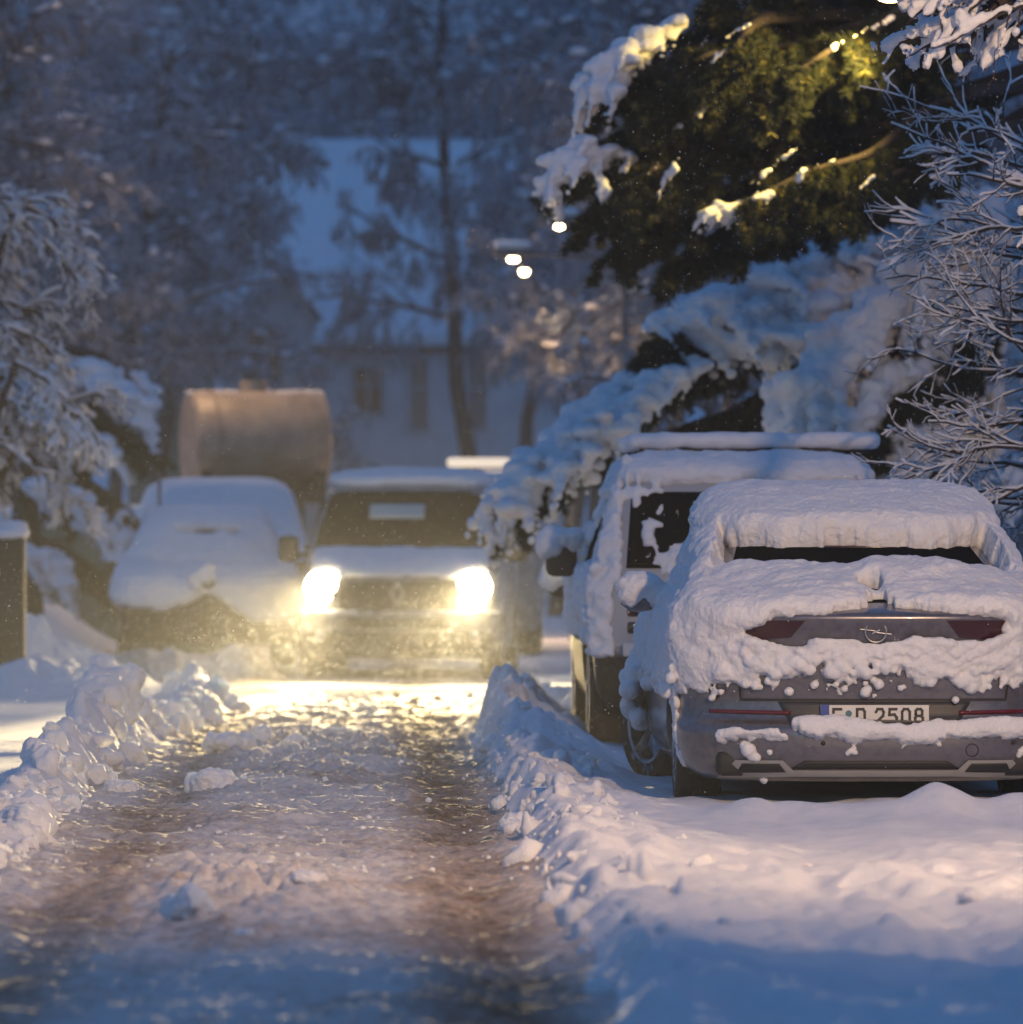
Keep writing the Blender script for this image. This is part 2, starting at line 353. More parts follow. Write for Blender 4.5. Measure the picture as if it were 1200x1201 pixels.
# packed, tyre-worn snow of the lane
m = bpy.data.materials.new('packed_dirty_snow'); m.use_nodes = True; nt = m.node_tree; N = nt.nodes; b = N['Principled BSDF']; b.inputs['Roughness'].default_value = .95; b.inputs['Specular IOR Level'].default_value = .12
tc = N.new('ShaderNodeTexCoord'); sp = N.new('ShaderNodeSeparateXYZ'); nt.links.new(tc.outputs['Object'], sp.inputs[0])
def noise_node(scale, det=5, sx=1, sy=1, rough=.6):
    mp = N.new('ShaderNodeMapping'); mp.inputs['Scale'].default_value = (sx, sy, 1); nt.links.new(tc.outputs['Object'], mp.inputs['Vector'])
    n = N.new('ShaderNodeTexNoise'); n.inputs['Scale'].default_value = scale; n.inputs['Detail'].default_value = det; n.inputs['Roughness'].default_value = rough; nt.links.new(mp.outputs[0], n.inputs['Vector']); return n
def band(c, w):
    a = N.new('ShaderNodeMath'); a.operation = 'SUBTRACT'; nt.links.new(sp.outputs['X'], a.inputs[0]); a.inputs[1].default_value = c
    a2 = N.new('ShaderNodeMath'); a2.operation = 'ABSOLUTE'; nt.links.new(a.outputs[0], a2.inputs[0])
    r = N.new('ShaderNodeMapRange'); r.interpolation_type = 'SMOOTHSTEP'; r.inputs['From Min'].default_value = 0; r.inputs['From Max'].default_value = w; r.inputs['To Min'].default_value = 1; r.inputs['To Max'].default_value = 0
    nt.links.new(a2.outputs[0], r.inputs['Value']); return r
def math2(op, a, bb, clamp=False):
    q = N.new('ShaderNodeMath'); q.operation = op; q.use_clamp = clamp
    for i, s in enumerate((a, bb)):
        if isinstance(s, (int, float)): q.inputs[i].default_value = s
        else: nt.links.new(s, q.inputs[i])
    return q.outputs[0]
n1 = noise_node(1.3, 4, 1, .35); n2 = noise_node(16, 5, 1, .7, .7)
t = math2('MULTIPLY', band(.38, .38).outputs[0], .62); t2 = math2('MULTIPLY', band(-1.02, .30).outputs[0], .40)
d = math2('ADD', t, t2); d = math2('ADD', d, math2('MULTIPLY', math2('SUBTRACT', n1.outputs['Fac'], .42), 1.5)); d = math2('ADD', d, math2('MULTIPLY', math2('SUBTRACT', n2.outputs['Fac'], .5), 1.5), True)
cr = N.new('ShaderNodeValToRGB'); nt.links.new(d, cr.inputs[0]); e = cr.color_ramp.elements
e[0].position = 0; e[0].color = (.60, .57, .56, 1); e[1].position = 1; e[1].color = (.12, .08, .06, 1)
q = e.new(.45); q.color = (.37, .31, .28, 1); nt.links.new(cr.outputs[0], b.inputs['Base Color'])
n3 = noise_node(70, 4); bp = N.new('ShaderNodeBump'); bp.inputs['Strength'].default_value = .4; bp.inputs['Distance'].default_value = .01; nt.links.new(n3.outputs['Fac'], bp.inputs['Height']); nt.links.new(bp.outputs[0], b.inputs['Normal'])
M['road'] = m
for nm, sel, mt in (('road', isroad, 'road'), ('ground', ~(isroad | isbr | isbl), 'snow'), ('snow_bank', isbr, 'snow'), ('snow_bank', isbl, 'snow')):
    v, f = sub(sel); o = link(nm, raw_mesh(nm, v, f), M[mt]); o['kind'] = 'structure'
def gz(x, y): return float(height(np.array([x]), np.array([y]))[0])

def rocks(P, r, seed, sub=2):
    v, f = ICO[sub]; n = len(P); rs = np.random.default_rng(seed); o = rs.random((n, 1, 3)) * 50; q = v[None] * 1.3 + o
    d = 1 + .40 * fbm(q[..., 0], q[..., 1], q[..., 2], 2, seed) + .12 * fbm(q[..., 0] * 3, q[..., 1] * 3, q[..., 2] * 3, 2, seed + 5)
    sq = .65 + .7 * rs.random((n, 1, 3)); vv = v[None] * d[..., None] * sq * r[:, None, None] + P[:, None]
    return MB().add(vv.reshape(-1, 3), (f[None] + (np.arange(n) * len(v))[:, None, None]).reshape(-1, 3))
# crumbs thrown over the lane and banks
n = 800; cy = 24 + 33 * RNG.random(n) ** 1.1; u = RNG.random(n)
cxx = np.where(u < .55, RNG.normal(-.2, .45, n), np.where(u < .8, road_right(cy) + RNG.normal(0, .12, n), road_left(cy) + RNG.normal(0, .15, n)))
r = .004 + .016 * RNG.random(n) ** 3; zz = height(cxx, cy)
mb = rocks(np.stack([cxx, cy, zz + r * .2], 1), r, 62, 1)
tag(link('snow_crumbs', mb.mesh('snow_crumbs'), M['snow'], None), kind='stuff', label='small crumbs of snow scattered over the ploughed lane')
# broken clods of ploughed snow lying on and along both banks
n = 1000; rs = np.random.default_rng(17); cy = np.where(rs.random(n) < .5, rs.uniform(17, 43.5, n), rs.uniform(26, 56, n)); left = rs.random(n) < .5
ok = left | (cy < 43.5); cy = cy[ok]; left = left[ok]; n = len(cy)
cxx = np.where(left, road_left(cy) + .04 - np.abs(rs.normal(0, .17, n)), road_right(cy) - .04 + np.abs(rs.normal(0, .2, n)))
r = .010 + .075 * rs.random(n) ** 4; r = r * np.where(left, 1.25, .8)
tag(link('snow_clods', rocks(np.stack([cxx, cy, height(cxx, cy) - r * .05], 1), r, 61, 3).mesh('snow_clods'), M['snow']), kind='stuff', label='broken clods of ploughed snow heaped along both banks')
def clump(x, y, r, label, seed, sq=(1, 1, 1), mat='snow', grp='loose snow clumps on the ploughed lane', tilt=0):
    rs = np.random.default_rng(seed); mb = MB()
    mb.ball((0, 0, r * .35), r * .8, 2, (1, 1, .8))
    for i in range(9):
        a = rs.random() * 2 * PI; k = r * (.35 + .4 * rs.random()); mb.ball((math.cos(a) * r * .55, math.sin(a) * r * .55, r * (.15 + .5 * rs.random())), k, 2)
    mb.xf(lambda v: v * np.array(sq))
    me = blobmesh(mb, max(.006, r / 14), ((r * .7, r * .18, 'fbm'), (r * .25, r * .07, 'fbm')), 1, seed)
    o = link('snow_clump', me, M[mat]); o.location = (x, y, gz(x, y) - r * .15); o.rotation_euler = (0, tilt, seed)
    return tag(o, label, 'snow clump', grp)
for i, (px, py, r, lb, sq) in enumerate([
    (268, 886, .13, 'rounded snow clump on the lane, biggest of the row before the lit patch', (1, 1, .8)),
    (304, 874, .085, 'snow clump just behind the biggest one on the lane', (.8, 1, 1.2)),
    (346, 884, .065, 'small round snow clump right of the bigger two on the lane', (1, 1, .9)),
    (252, 923, .12, 'low cone of snow on the lane, in front of the big rounded clump', (1.1, 1, 1)),
    (400, 864, .09, 'flat ragged snow clump near the edge of the headlight pool', (1.6, 1, .6)),
    (128, 880, .26, 'tall dark pyramid shaped snow block on the left bank', (.75, .8, 1.35)),
    (140, 926, .09, 'clump fallen from the left bank onto the lane edge', (1, 1, .9)),
    (222, 1086, .085, 'pointed crumbly clump in the middle of the foreground lane', (.9, 1, 1.1)),
    (362, 1046, .055, 'little ragged clump in the foreground right of the pointed one', (1.4, 1, .8)),
    (284, 1100, .03, 'small dark lump in the foreground beside the pointed clump', (1.2, 1, .8)),
    (622, 826, .17, 'rounded lit snow boulder beyond the end of the right bank', (1.3, 1, 1)),
    (600, 846, .12, 'snow boulder at the end of the right bank, left of the parked cars', (1, 1, .8)),
    (636, 850, .10, 'small snow boulder beside the parked cars left wheels', (1.2, 1, .7)),
    (1137, 1088, .045, 'small dark clod lying in the footprint on the right foreground snow', (1, 1, .8)),
    (947, 1027, .022, 'tiny clod on the smooth snow before the grey car', (1, 1, .8)),
]):
    Yd = FPX * HC / (py - VY); p = at(px, py, Yd); clump(p[0], Yd, r, lb, 100 + i, sq)
# ------------------------------------------------------------------ cars
class Body:
    """a body described by contour tables: at each height the near end, the far end and the half width.
    local y = 0 is the end towards the photographer"""
    def __init__(s, tab, Lc=.55, nc=2.6, Lf=.6, step=.02, smooth=3):
        t = np.array(tab, float); z, R, F, W = t.T
        seg = np.hypot(np.diff(z), np.diff(R)); L = np.concatenate([[0], np.cumsum(seg)]); n = int(L[-1] / step)
        q = np.linspace(0, L[-1], n); rows = np.stack([np.interp(q, L, a) for a in (z, R, F, W)], 1)
        for _ in range(smooth):
            rows[1:-1] = .25 * rows[:-2] + .5 * rows[1:-1] + .25 * rows[2:]
        s.rows = rows; s.Lc, s.nc, s.Lf = Lc, nc, Lf
    def near(s, x, z):
        R = np.interp(z, s.rows[:, 0], s.rows[:, 1]); W = np.interp(z, s.rows[:, 0], s.rows[:, 3])
        a = np.clip(np.abs(x) / W, 0, 1); return R + s.Lc * (1 - (1 - a ** s.nc) ** (1 / s.nc))
    def W(s, z): return np.interp(z, s.rows[:, 0], s.rows[:, 3])
    def ring(s, R, F, W, na=40, ns=34):
        Lc = min(s.Lc, (F - R) * .45); Lf = min(s.Lf, (F - R) * .45)
        th = np.linspace(-PI / 2, PI / 2, 2 * na + 1)
        x = W * np.sign(np.sin(th)) * np.abs(np.sin(th)) ** (1.0); a = np.abs(x / W)
        y = R + Lc * (1 - (1 - np.minimum(a, 1) ** s.nc) ** (1 / s.nc))
        yf = F - Lf * (1 - (1 - np.minimum(a, 1) ** s.nc) ** (1 / s.nc))
        sy = np.linspace(R + Lc, F - Lf, ns + 2)[1:-1]
        return np.concatenate([np.stack([x, y], 1), np.stack([np.full(ns, W), sy], 1), np.stack([x, yf], 1)[::-1], np.stack([np.full(ns, -W), sy[::-1]], 1)])
    def surface(s):
        P = []
        for z, R, F, W in s.rows:
            r = s.ring(R, F, W); P.append(np.concatenate([r, np.full((len(r), 1), z)], 1))
        return np.array(P)
    def mesh(s, wells=()):
        P = s.surface(); m, n, _ = P.shape
        i = np.arange(m - 1)[:, None] * n; j = np.arange(n)[None]; k = (np.arange(n)[None] + 1) % n
        f = np.stack([i + j, i + k, i + n + k, i + n + j], -1).reshape(-1, 4)
        mb = MB().add(P.reshape(-1, 3), f); mb.f.append([tuple(range(n))[::-1], tuple(range((m - 1) * n, m * n))])
        me = mb.mesh('body')
        if wells:
            cut = MB()
            for (x, y, z, r, w) in wells:
                cut.lathe([(r, x - w), (r, x + w)], 0, (0, y, z), 40, close=True)
            co = bpy.data.objects.new('cut', cut.mesh('cut')); C.objects.link(co)
            me = evaluated(me, [('BOOLEAN', dict(operation='DIFFERENCE', solver='EXACT', object=co))]); bpy.data.objects.remove(co)
            me.polygons.foreach_set('use_smooth', np.full(len(me.polygons), True))
        return me
    def patch(s, c, off=.004, th=.03, nu=24, nv=10, mb=None):
        """slab lying on the near end: c = four (x, z) corners, bottom-left, bottom-right, top-right, top-left"""
        c = np.array(c, float); u, v = np.meshgrid(np.linspace(0, 1, nu), np.linspace(0, 1, nv)); u = u[..., None]; v = v[..., None]
        q = (c[0] * (1 - u) + c[1] * u) * (1 - v) + (c[3] * (1 - u) + c[2] * u) * v
        x, z = q[..., 0], q[..., 1]; y = s.near(x, z)
        return slab(np.stack([x, y - off, z], -1), np.stack([x, y - off + th, z], -1), mb)
    def side(s, c, sign=-1, off=.004, th=.03, nu=24, nv=10, mb=None):
        """slab lying on a flank: corners (y, z)"""
        c = np.array(c, float); u, v = np.meshgrid(np.linspace(0, 1, nu), np.linspace(0, 1, nv)); u = u[..., None]; v = v[..., None]
        q = (c[0] * (1 - u) + c[1] * u) * (1 - v) + (c[3] * (1 - u) + c[2] * u) * v
        x = sign * s.W(q[..., 1]); return slab(np.stack([x + sign * off, q[..., 0], q[..., 1]], -1), np.stack([x - sign * (th - off), q[..., 0], q[..., 1]], -1), mb)
    def snow(s, tfun, voxel=.012, layers=((.09, .012, 'fbm'), (.03, .005, 'fbm')), extra=None, seed=0, smooth=2):
        P = s.surface(); m, n, _ = P.shape
        du = np.roll(P, -1, 1) - np.roll(P, 1, 1); dv = np.gradient(P, axis=0); N_ = np.cross(du, dv); ln = np.linalg.norm(N_, axis=2, keepdims=True); N_ = N_ / np.maximum(ln, 1e-9)
        T = tfun(P[..., 0], P[..., 1], P[..., 2], N_)
        d = N_ * .75 + np.array([0, 0, .45]) * (1 if True else 0); d /= np.linalg.norm(d, axis=2, keepdims=True)
        out = P + d * T[..., None]; inn = P - N_ * .012
        keep = T > .002; kf = keep[:-1] & keep[1:]; kf = kf & np.roll(kf, -1, 1)
        I = (np.arange(m)[:, None] * n + np.arange(n)[None]); J = np.roll(I, -1, 1)
        q = np.stack([I[:-1], J[:-1], J[1:], I[1:]], -1)[kf]
        mb = MB(); tot = m * n
        faces = [q, q[:, ::-1] + tot]
        e = {}
        for a, bb in ((0, 1), (1, 2), (2, 3), (3, 0)):
            for p, r in zip(q[:, a].tolist(), q[:, bb].tolist()):
                if (r, p) in e: del e[(r, p)]
                else: e[(p, r)] = 1
        w = np.array([(r, p, p + tot, r + tot) for p, r in e], int).reshape(-1, 4)
        faces.append(w)
        v = np.concatenate([out.reshape(-1, 3), inn.reshape(-1, 3)])
        cap = [tuple(range((m - 1) * n, m * n))] if keep[-1].all() else []
        if cap: faces.append(cap); faces.append([tuple(i + tot for i in cap[0][::-1])])
        mb.v = [v]; mb.f = faces; mb.n = len(v)
        if extra: extra(mb)
        me = mb.mesh('snow'); bm = bmesh.new(); bm.from_mesh(me); bmesh.ops.delete(bm, geom=[x for x in bm.verts if not x.link_faces], context='VERTS'); bm.to_mesh(me); bm.free()
        me = evaluated(me, [('REMESH', dict(mode='VOXEL', voxel_size=voxel, use_smooth_shade=True)), ('SMOOTH', dict(factor=.5, iterations=smooth))])
        displace(me, layers, seed); me.polygons.foreach_set('use_smooth', np.full(len(me.polygons), True)); return me
def slab(A, B, mb=None):
    mb = mb or MB(); h, w, _ = A.shape; t = h * w
    I = np.arange(t).reshape(h, w); q = np.stack([I[:-1, :-1], I[:-1, 1:], I[1:, 1:], I[1:, :-1]], -1).reshape(-1, 4)
    bd = np.concatenate([I[0, :], I[1:, -1], I[-1, -2::-1], I[-2:0:-1, 0]]); k = np.roll(bd, -1)
    return mb.add(np.concatenate([A.reshape(-1, 3), B.reshape(-1, 3)]), np.concatenate([q, q[:, ::-1] + t, np.stack([k, bd, bd + t, k + t], 1)]))
def wheel(parent, c, r, w=.22, steer=0., side=-1, spokes=5, rimmat='alloy'):
    ty = MB().lathe([(r * .66, -w / 2), (r * .9, -w / 2), (r * .985, -w * .38), (r, -w * .2), (r, w * .2), (r * .985, w * .38), (r * .9, w / 2), (r * .66, w / 2), (r * .64, 0), (r * .66, -w / 2)], 0, n=48)
    root = bpy.data.objects.new('wheel', None); C.objects.link(root); root.parent = parent; root.location = c; root.rotation_euler = (0, 0, steer); root.empty_display_size = .1
    link('tyre', ty.mesh('tyre'), M['rubber'], root, 40)
    rm = MB().lathe([(r * .67, side * w * .5), (r * .60, side * w * .47), (r * .58, side * w * .1), (r * .4, side * w * .02)], 0, n=48)
    rm.lathe([(.0, side * w * .36), (r * .14, side * w * .36), (r * .17, side * w * .3), (r * .17, 0)], 0, n=24)
    for i in range(spokes):
        a = 2 * PI * i / spokes + .3
        for da in (-.13, .13):
            p0 = np.array([side * w * .3, math.cos(a) * r * .12, math.sin(a) * r * .12]); p1 = np.array([side * w * .42, math.cos(a + da) * r * .62, math.sin(a + da) * r * .62])
            rm.tubes([p0], [p1], r * .05, r * .06, 4)
    link('rim', rm.mesh('rim'), M[rimmat], root, 30)
    link('brake_disc', MB().lathe([(0, side * w * .05), (r * .42, side * w * .05)], 0, n=24).mesh('brake_disc'), M['plastic'], root)
    return root
def edge_t(d, r, T):
    """rounded snow edge: d metres inside the patch, r rounding width, T full depth"""
    return T * np.sqrt(np.clip(d / r, 0, 1) * (2 - np.clip(d / r, 0, 1)))

# ---- the grey car in focus
tab = [(.15, .10, 4.72, .78), (.17, .045, 4.75, .83), (.20, .025, 4.8, .87), (.25, .01, 4.85, .90), (.31, .0, 4.9, .92), (.39, .0, 4.9, .93), (.42, .015, 4.9, .93), (.445, .065, 4.9, .93), (.54, .075, 4.9, .93), (.60, .065, 4.88, .93), (.75, .05, 4.84, .915), (.86, .03, 4.6, .895), (.92, .0, 4.25, .875), (.945, .005, 4.0, .862),
       (.965, .06, 3.8, .85), (1.0, .20, 3.5, .81), (1.1, .60, 3.25, .745), (1.2, .98, 3.05, .70), (1.3, 1.36, 2.86, .665), (1.37, 1.62, 2.76, .645), (1.41, 1.80, 2.68, .62), (1.435, 1.98, 2.6, .57), (1.445, 2.1, 2.52, .45)]
B = Body(tab, step=.014)
S = thing('parked_car', (2.392, 30, .0), 'grey hatchback in sharp focus at right, snow piled on roof, tailgate and bumper', 'car', 'cars parked along the right side of the street')
bodyme = B.mesh([(-.86, .97, .33, .40, .23), (.86, .97, .33, .40, .23), (-.86, 3.78, .33, .40, .26), (.86, 3.78, .33, .40, .26)])
link('body', bodyme, M['paint_grey'], S, 35)
link('underbody', MB().box((0, 2.4, .22), (1.2, 4.2, .14), bev=.02).box((0, .35, .235), (1.5, .45, .12), bev=.03).mesh('underbody'), M['plastic'], S)
wheel(S, (-.80, .97, .335), .335); wheel(S, (.80, .97, .335), .335, side=1)
wheel(S, (-.83, 3.78, .335), .335, steer=math.radians(24)); wheel(S, (.80, 3.78, .335), .335, steer=math.radians(24), side=1)
wn = link('rear_window', B.patch([(-.70, 1.0), (.70, 1.0), (.56, 1.31), (-.56, 1.31)], .006, .02, 40, 16).mesh('rear_window'), M['glass'], S)
link('spoiler_light', B.patch([(-.2, 1.262), (.2, 1.262), (.2, 1.278), (-.2, 1.278)], .012, .02, 12, 3).mesh('spoiler_light'), M['lamp_red'], wn)
for sg in (-1, 1):
    link('side_window', B.side([(1.15, 1.0), (3.2, 1.0), (2.75, 1.36), (1.9, 1.36)], sg, .005, .02).mesh('side_window'), M['glass'], S)
# tailgate: a raised lid with its shut line, emblem and handle ledge
lid = MB(); B.patch([(-.62, .545), (.62, .545), (.66, .925), (-.66, .925)], .007, .03, 60, 22, lid)
tg = link('tailgate', lid.mesh('tailgate'), M['paint_grey'], S, 35)
seam = MB(); B.patch([(-.635, .532), (.635, .532), (.635, .5425), (-.635, .5425)], .0035, .02, 60, 3, seam)
for sg in (-1, 1): B.patch([(sg * .628, .54), (sg * .6375, .54), (sg * .675, .925), (sg * .665, .925)], .0035, .02, 3, 12, seam)
link('shut_line', seam.mesh('shut_line', False), M['plastic'], tg)
# emblem: ring with a bolt across it
em = MB(); ring = []
zc = .862; yb = float(B.near(0, zc)) - .014
th = np.linspace(0, 2 * PI, 41)[:-1]
em.tubes([(math.cos(a) * .05, yb, zc + math.sin(a) * .05) for a in th], [(math.cos(a) * .05, yb, zc + math.sin(a) * .05) for a in np.roll(th, -1)], .006, .006, 6)
for a, bb in (((-.075, .012), (-.002, .004)), ((-.002, .004), (-.018, -.010)), ((-.018, -.010), (.02, .010)), ((.02, .010), (.004, -.004)), ((.004, -.004), (.075, -.012))):
    em.tubes([(a[0], yb, zc + a[1])], [(bb[0], yb, zc + bb[1])], .005, .005, 5)
link('emblem', em.mesh('emblem'), M['alloy'], tg)
for sg in (-1, 1):
    c = [(sg * .40, .835), (sg * .84, .80), (sg * .86, .915), (sg * .335, .915)]
    if sg < 0: c = [c[1], c[0], c[3], c[2]]
    tl = link('tail_light', B.patch(c, .014, .03, 24, 8).mesh('tail_light'), M['lamp_red'], S, 40)
    c = [(sg * .40, .468), (sg * .78, .474), (sg * .78, .492), (sg * .40, .486)]
    if sg < 0: c = [c[1], c[0], c[3], c[2]]
    link('reflector', B.patch(c, .010, .02, 20, 3).mesh('reflector'), M['reflector'], S)
# number plate recess, plate and characters
rc = link('plate_recess', B.patch([(-.40, .425), (.40, .425), (.46, .53), (-.46, .53)], .0045, .02, 30, 5).mesh('plate_recess'), M['paint_dark'], S)
PY = float(B.near(.26, .47)) - .022; PZ = .462
pl = link('number_plate', MB().box((0, PY, PZ), (.52, .008, .112), bev=.003).mesh('number_plate', False), M['plate'], S)
bl = link('blue_band', MB().box((-.2385, PY - .0052, PZ), (.040, .002, .108)).mesh('blue_band', False), M['plate_blue'], pl)
link('plate_border', MB().box((0, PY - .0045, PZ + .0545), (.516, .003, .0035)).box((0, PY - .0045, PZ - .0545), (.516, .003, .0035)).box((.2575, PY - .0045, PZ), (.0035, .003, .106)).mesh('plate_border', False), M['ink'], pl)
link('seal', MB().lathe([(0, -.0015), (.0155, -.0015), (.0155, .0015)], 1, (-.126, PY - .0045, PZ + .012), 20).mesh('seal', False), M['seal'], pl)
def glyph(mb, ch, x, w, h, t=.0125):
    def seg(a, b_): 
        a = np.array(a); b_ = np.array(b_); d = b_ - a; L = np.hypot(*d); ang = math.atan2(d[1], d[0]); R = Matrix.Rotation(-ang, 3, 'Y')
        c = (a + b_) / 2; mb.box((x + c[0] * w, PY - .0055 - .0001 * (mb.n % 7), PZ + c[1] * h), (np.hypot(d[0] * w, d[1] * h) + t * .9, .003, t), Matrix.Rotation(-math.atan2(d[1] * h, d[0] * w), 3, 'Y'))
    S_ = {'E': [((-.5, -.5), (-.5, .5)), ((-.5, .5), (.5, .5)), ((-.5, 0), (.35, 0)), ((-.5, -.5), (.5, -.5))],
          'D': [((-.5, -.5), (-.5, .5)), ((-.5, .5), (.3, .5)), ((.3, .5), (.5, .3)), ((.5, .3), (.5, -.3)), ((.5, -.3), (.3, -.5)), ((.3, -.5), (-.5, -.5))],
          '2': [((-.5, .3), (-.3, .5)), ((-.3, .5), (.3, .5)), ((.3, .5), (.5, .28)), ((.5, .28), (.42, .02)), ((.42, .02), (-.5, -.46)), ((-.5, -.5), (.5, -.5))],
          '5': [((.45, .5), (-.42, .5)), ((-.42, .5), (-.48, .08)), ((-.48, .08), (.2, .12)), ((.2, .12), (.5, -.1)), ((.5, -.1), (.5, -.3)), ((.5, -.3), (.25, -.5)), ((.25, -.5), (-.5, -.5))],
          '0': [((-.5, -.3), (-.5, .3)), ((-.5, .3), (-.25, .5)), ((-.25, .5), (.25, .5)), ((.25, .5), (.5, .3)), ((.5, .3), (.5, -.3)), ((.5, -.3), (.25, -.5)), ((.25, -.5), (-.25, -.5)), ((-.25, -.5), (-.5, -.3))],
          '8': [((-.42, .12), (-.42, .38)), ((-.42, .38), (-.22, .5)), ((-.22, .5), (.22, .5)), ((.22, .5), (.42, .38)), ((.42, .38), (.42, .12)), ((.42, .12), (.25, .02)), ((.25, .02), (-.25, .02)), ((-.25, .02), (-.42, .12)),
                ((-.25, .02), (-.5, -.12)), ((-.5, -.12), (-.5, -.36)), ((-.5, -.36), (-.25, -.5)), ((-.25, -.5), (.25, -.5)), ((.25, -.5), (.5, -.36)), ((.5, -.36), (.5, -.12)), ((.5, -.12), (.25, .02))]}[ch]
    for a, b_ in S_: seg(a, b_)
gm = MB()
for ch, x in (('E', -.180), ('D', -.068), ('2', .022), ('5', .084), ('0', .146), ('8', .208)): glyph(gm, ch, x, .036, .066)
link('plate_characters', gm.mesh('plate_characters', False), M['ink'], pl)
# lower trim with dummy exhaust slots
tr = MB(); B.patch([(-.60, .175), (.60, .175), (.55, .205), (-.55, .205)], .014, .03, 40, 4, tr)
tr2 = link('lower_trim', tr.mesh('lower_trim'), M['chrome'], S, 35)
for sg in (-1, 1):
    def fl(c): return c if sg > 0 else [c[1], c[0], c[3], c[2]]
    t2 = MB(); B.patch(fl([(sg * .36, .176), (sg * .74, .160), (sg * .66, .252), (sg * .44, .252)]), .016, .03, 20, 6, t2)
    e_ = link('exhaust_surround', t2.mesh('exhaust_surround'), M['chrome'], S, 35)
    t3 = MB(); B.patch(fl([(sg * .425, .196), (sg * .655, .190), (sg * .63, .236), (sg * .455, .236)]), .020, .02, 16, 5, t3)
    link('exhaust_slot', t3.mesh('exhaust_slot'), M['plastic'], e_)
link('diffuser', B.patch([(-.40, .212), (.40, .212), (.34, .25), (-.34, .25)], .006, .03, 30, 4).mesh('diffuser'), M['plastic'], S)
tc_ = MB(); a = np.linspace(0, 2 * PI, 25)[:-1]
pp = [(.46 + .03 * math.cos(t), .30 + .03 * math.sin(t)) for t in a]; pp = [(x, float(B.near(x, z)) - .002, z) for x, z in pp]
tc_.tubes(pp, pp[1:] + pp[:1], .0022, .0022, 4)
link('tow_eye_cover', tc_.mesh('tow_eye_cover'), M['plastic'], S)
for x in (-.62, -.25, .25, .66):
    y_ = float(B.near(x, .335)); link('parking_sensor', MB().lathe([(0, -.004), (.011, -.004), (.011, .01)], 1, (x, y_, .335), 14).mesh('parking_sensor'), M['plastic'], S)
# chrome line, mirrors
for sg in (-1, 1):
    mr = MB().ball((sg * 1.0, 2.72, 1.0), .1, 2, (1.15, .75, .72)); mr.tubes([(sg * .86, 2.75, .97)], [(sg * .98, 2.74, .99)], .03, .03, 6)
    mo = link('side_mirror', mr.mesh('side_mirror'), M['paint_grey'], S)
    sm = MB().ball((sg * 1.01, 2.70, 1.07), .11, 2, (1.15, .85, .62)).ball((sg * 1.05, 2.68, 1.03), .07, 2).ball((sg * .93, 2.7, 1.02), .09, 2, (1.2, .8, .8))
    link('mirror_snow', blobmesh(sm, .012, ((.07, .012, 'fbm'), (.03, .004, 'fbm')), 2, 3), M['snow'], mo)
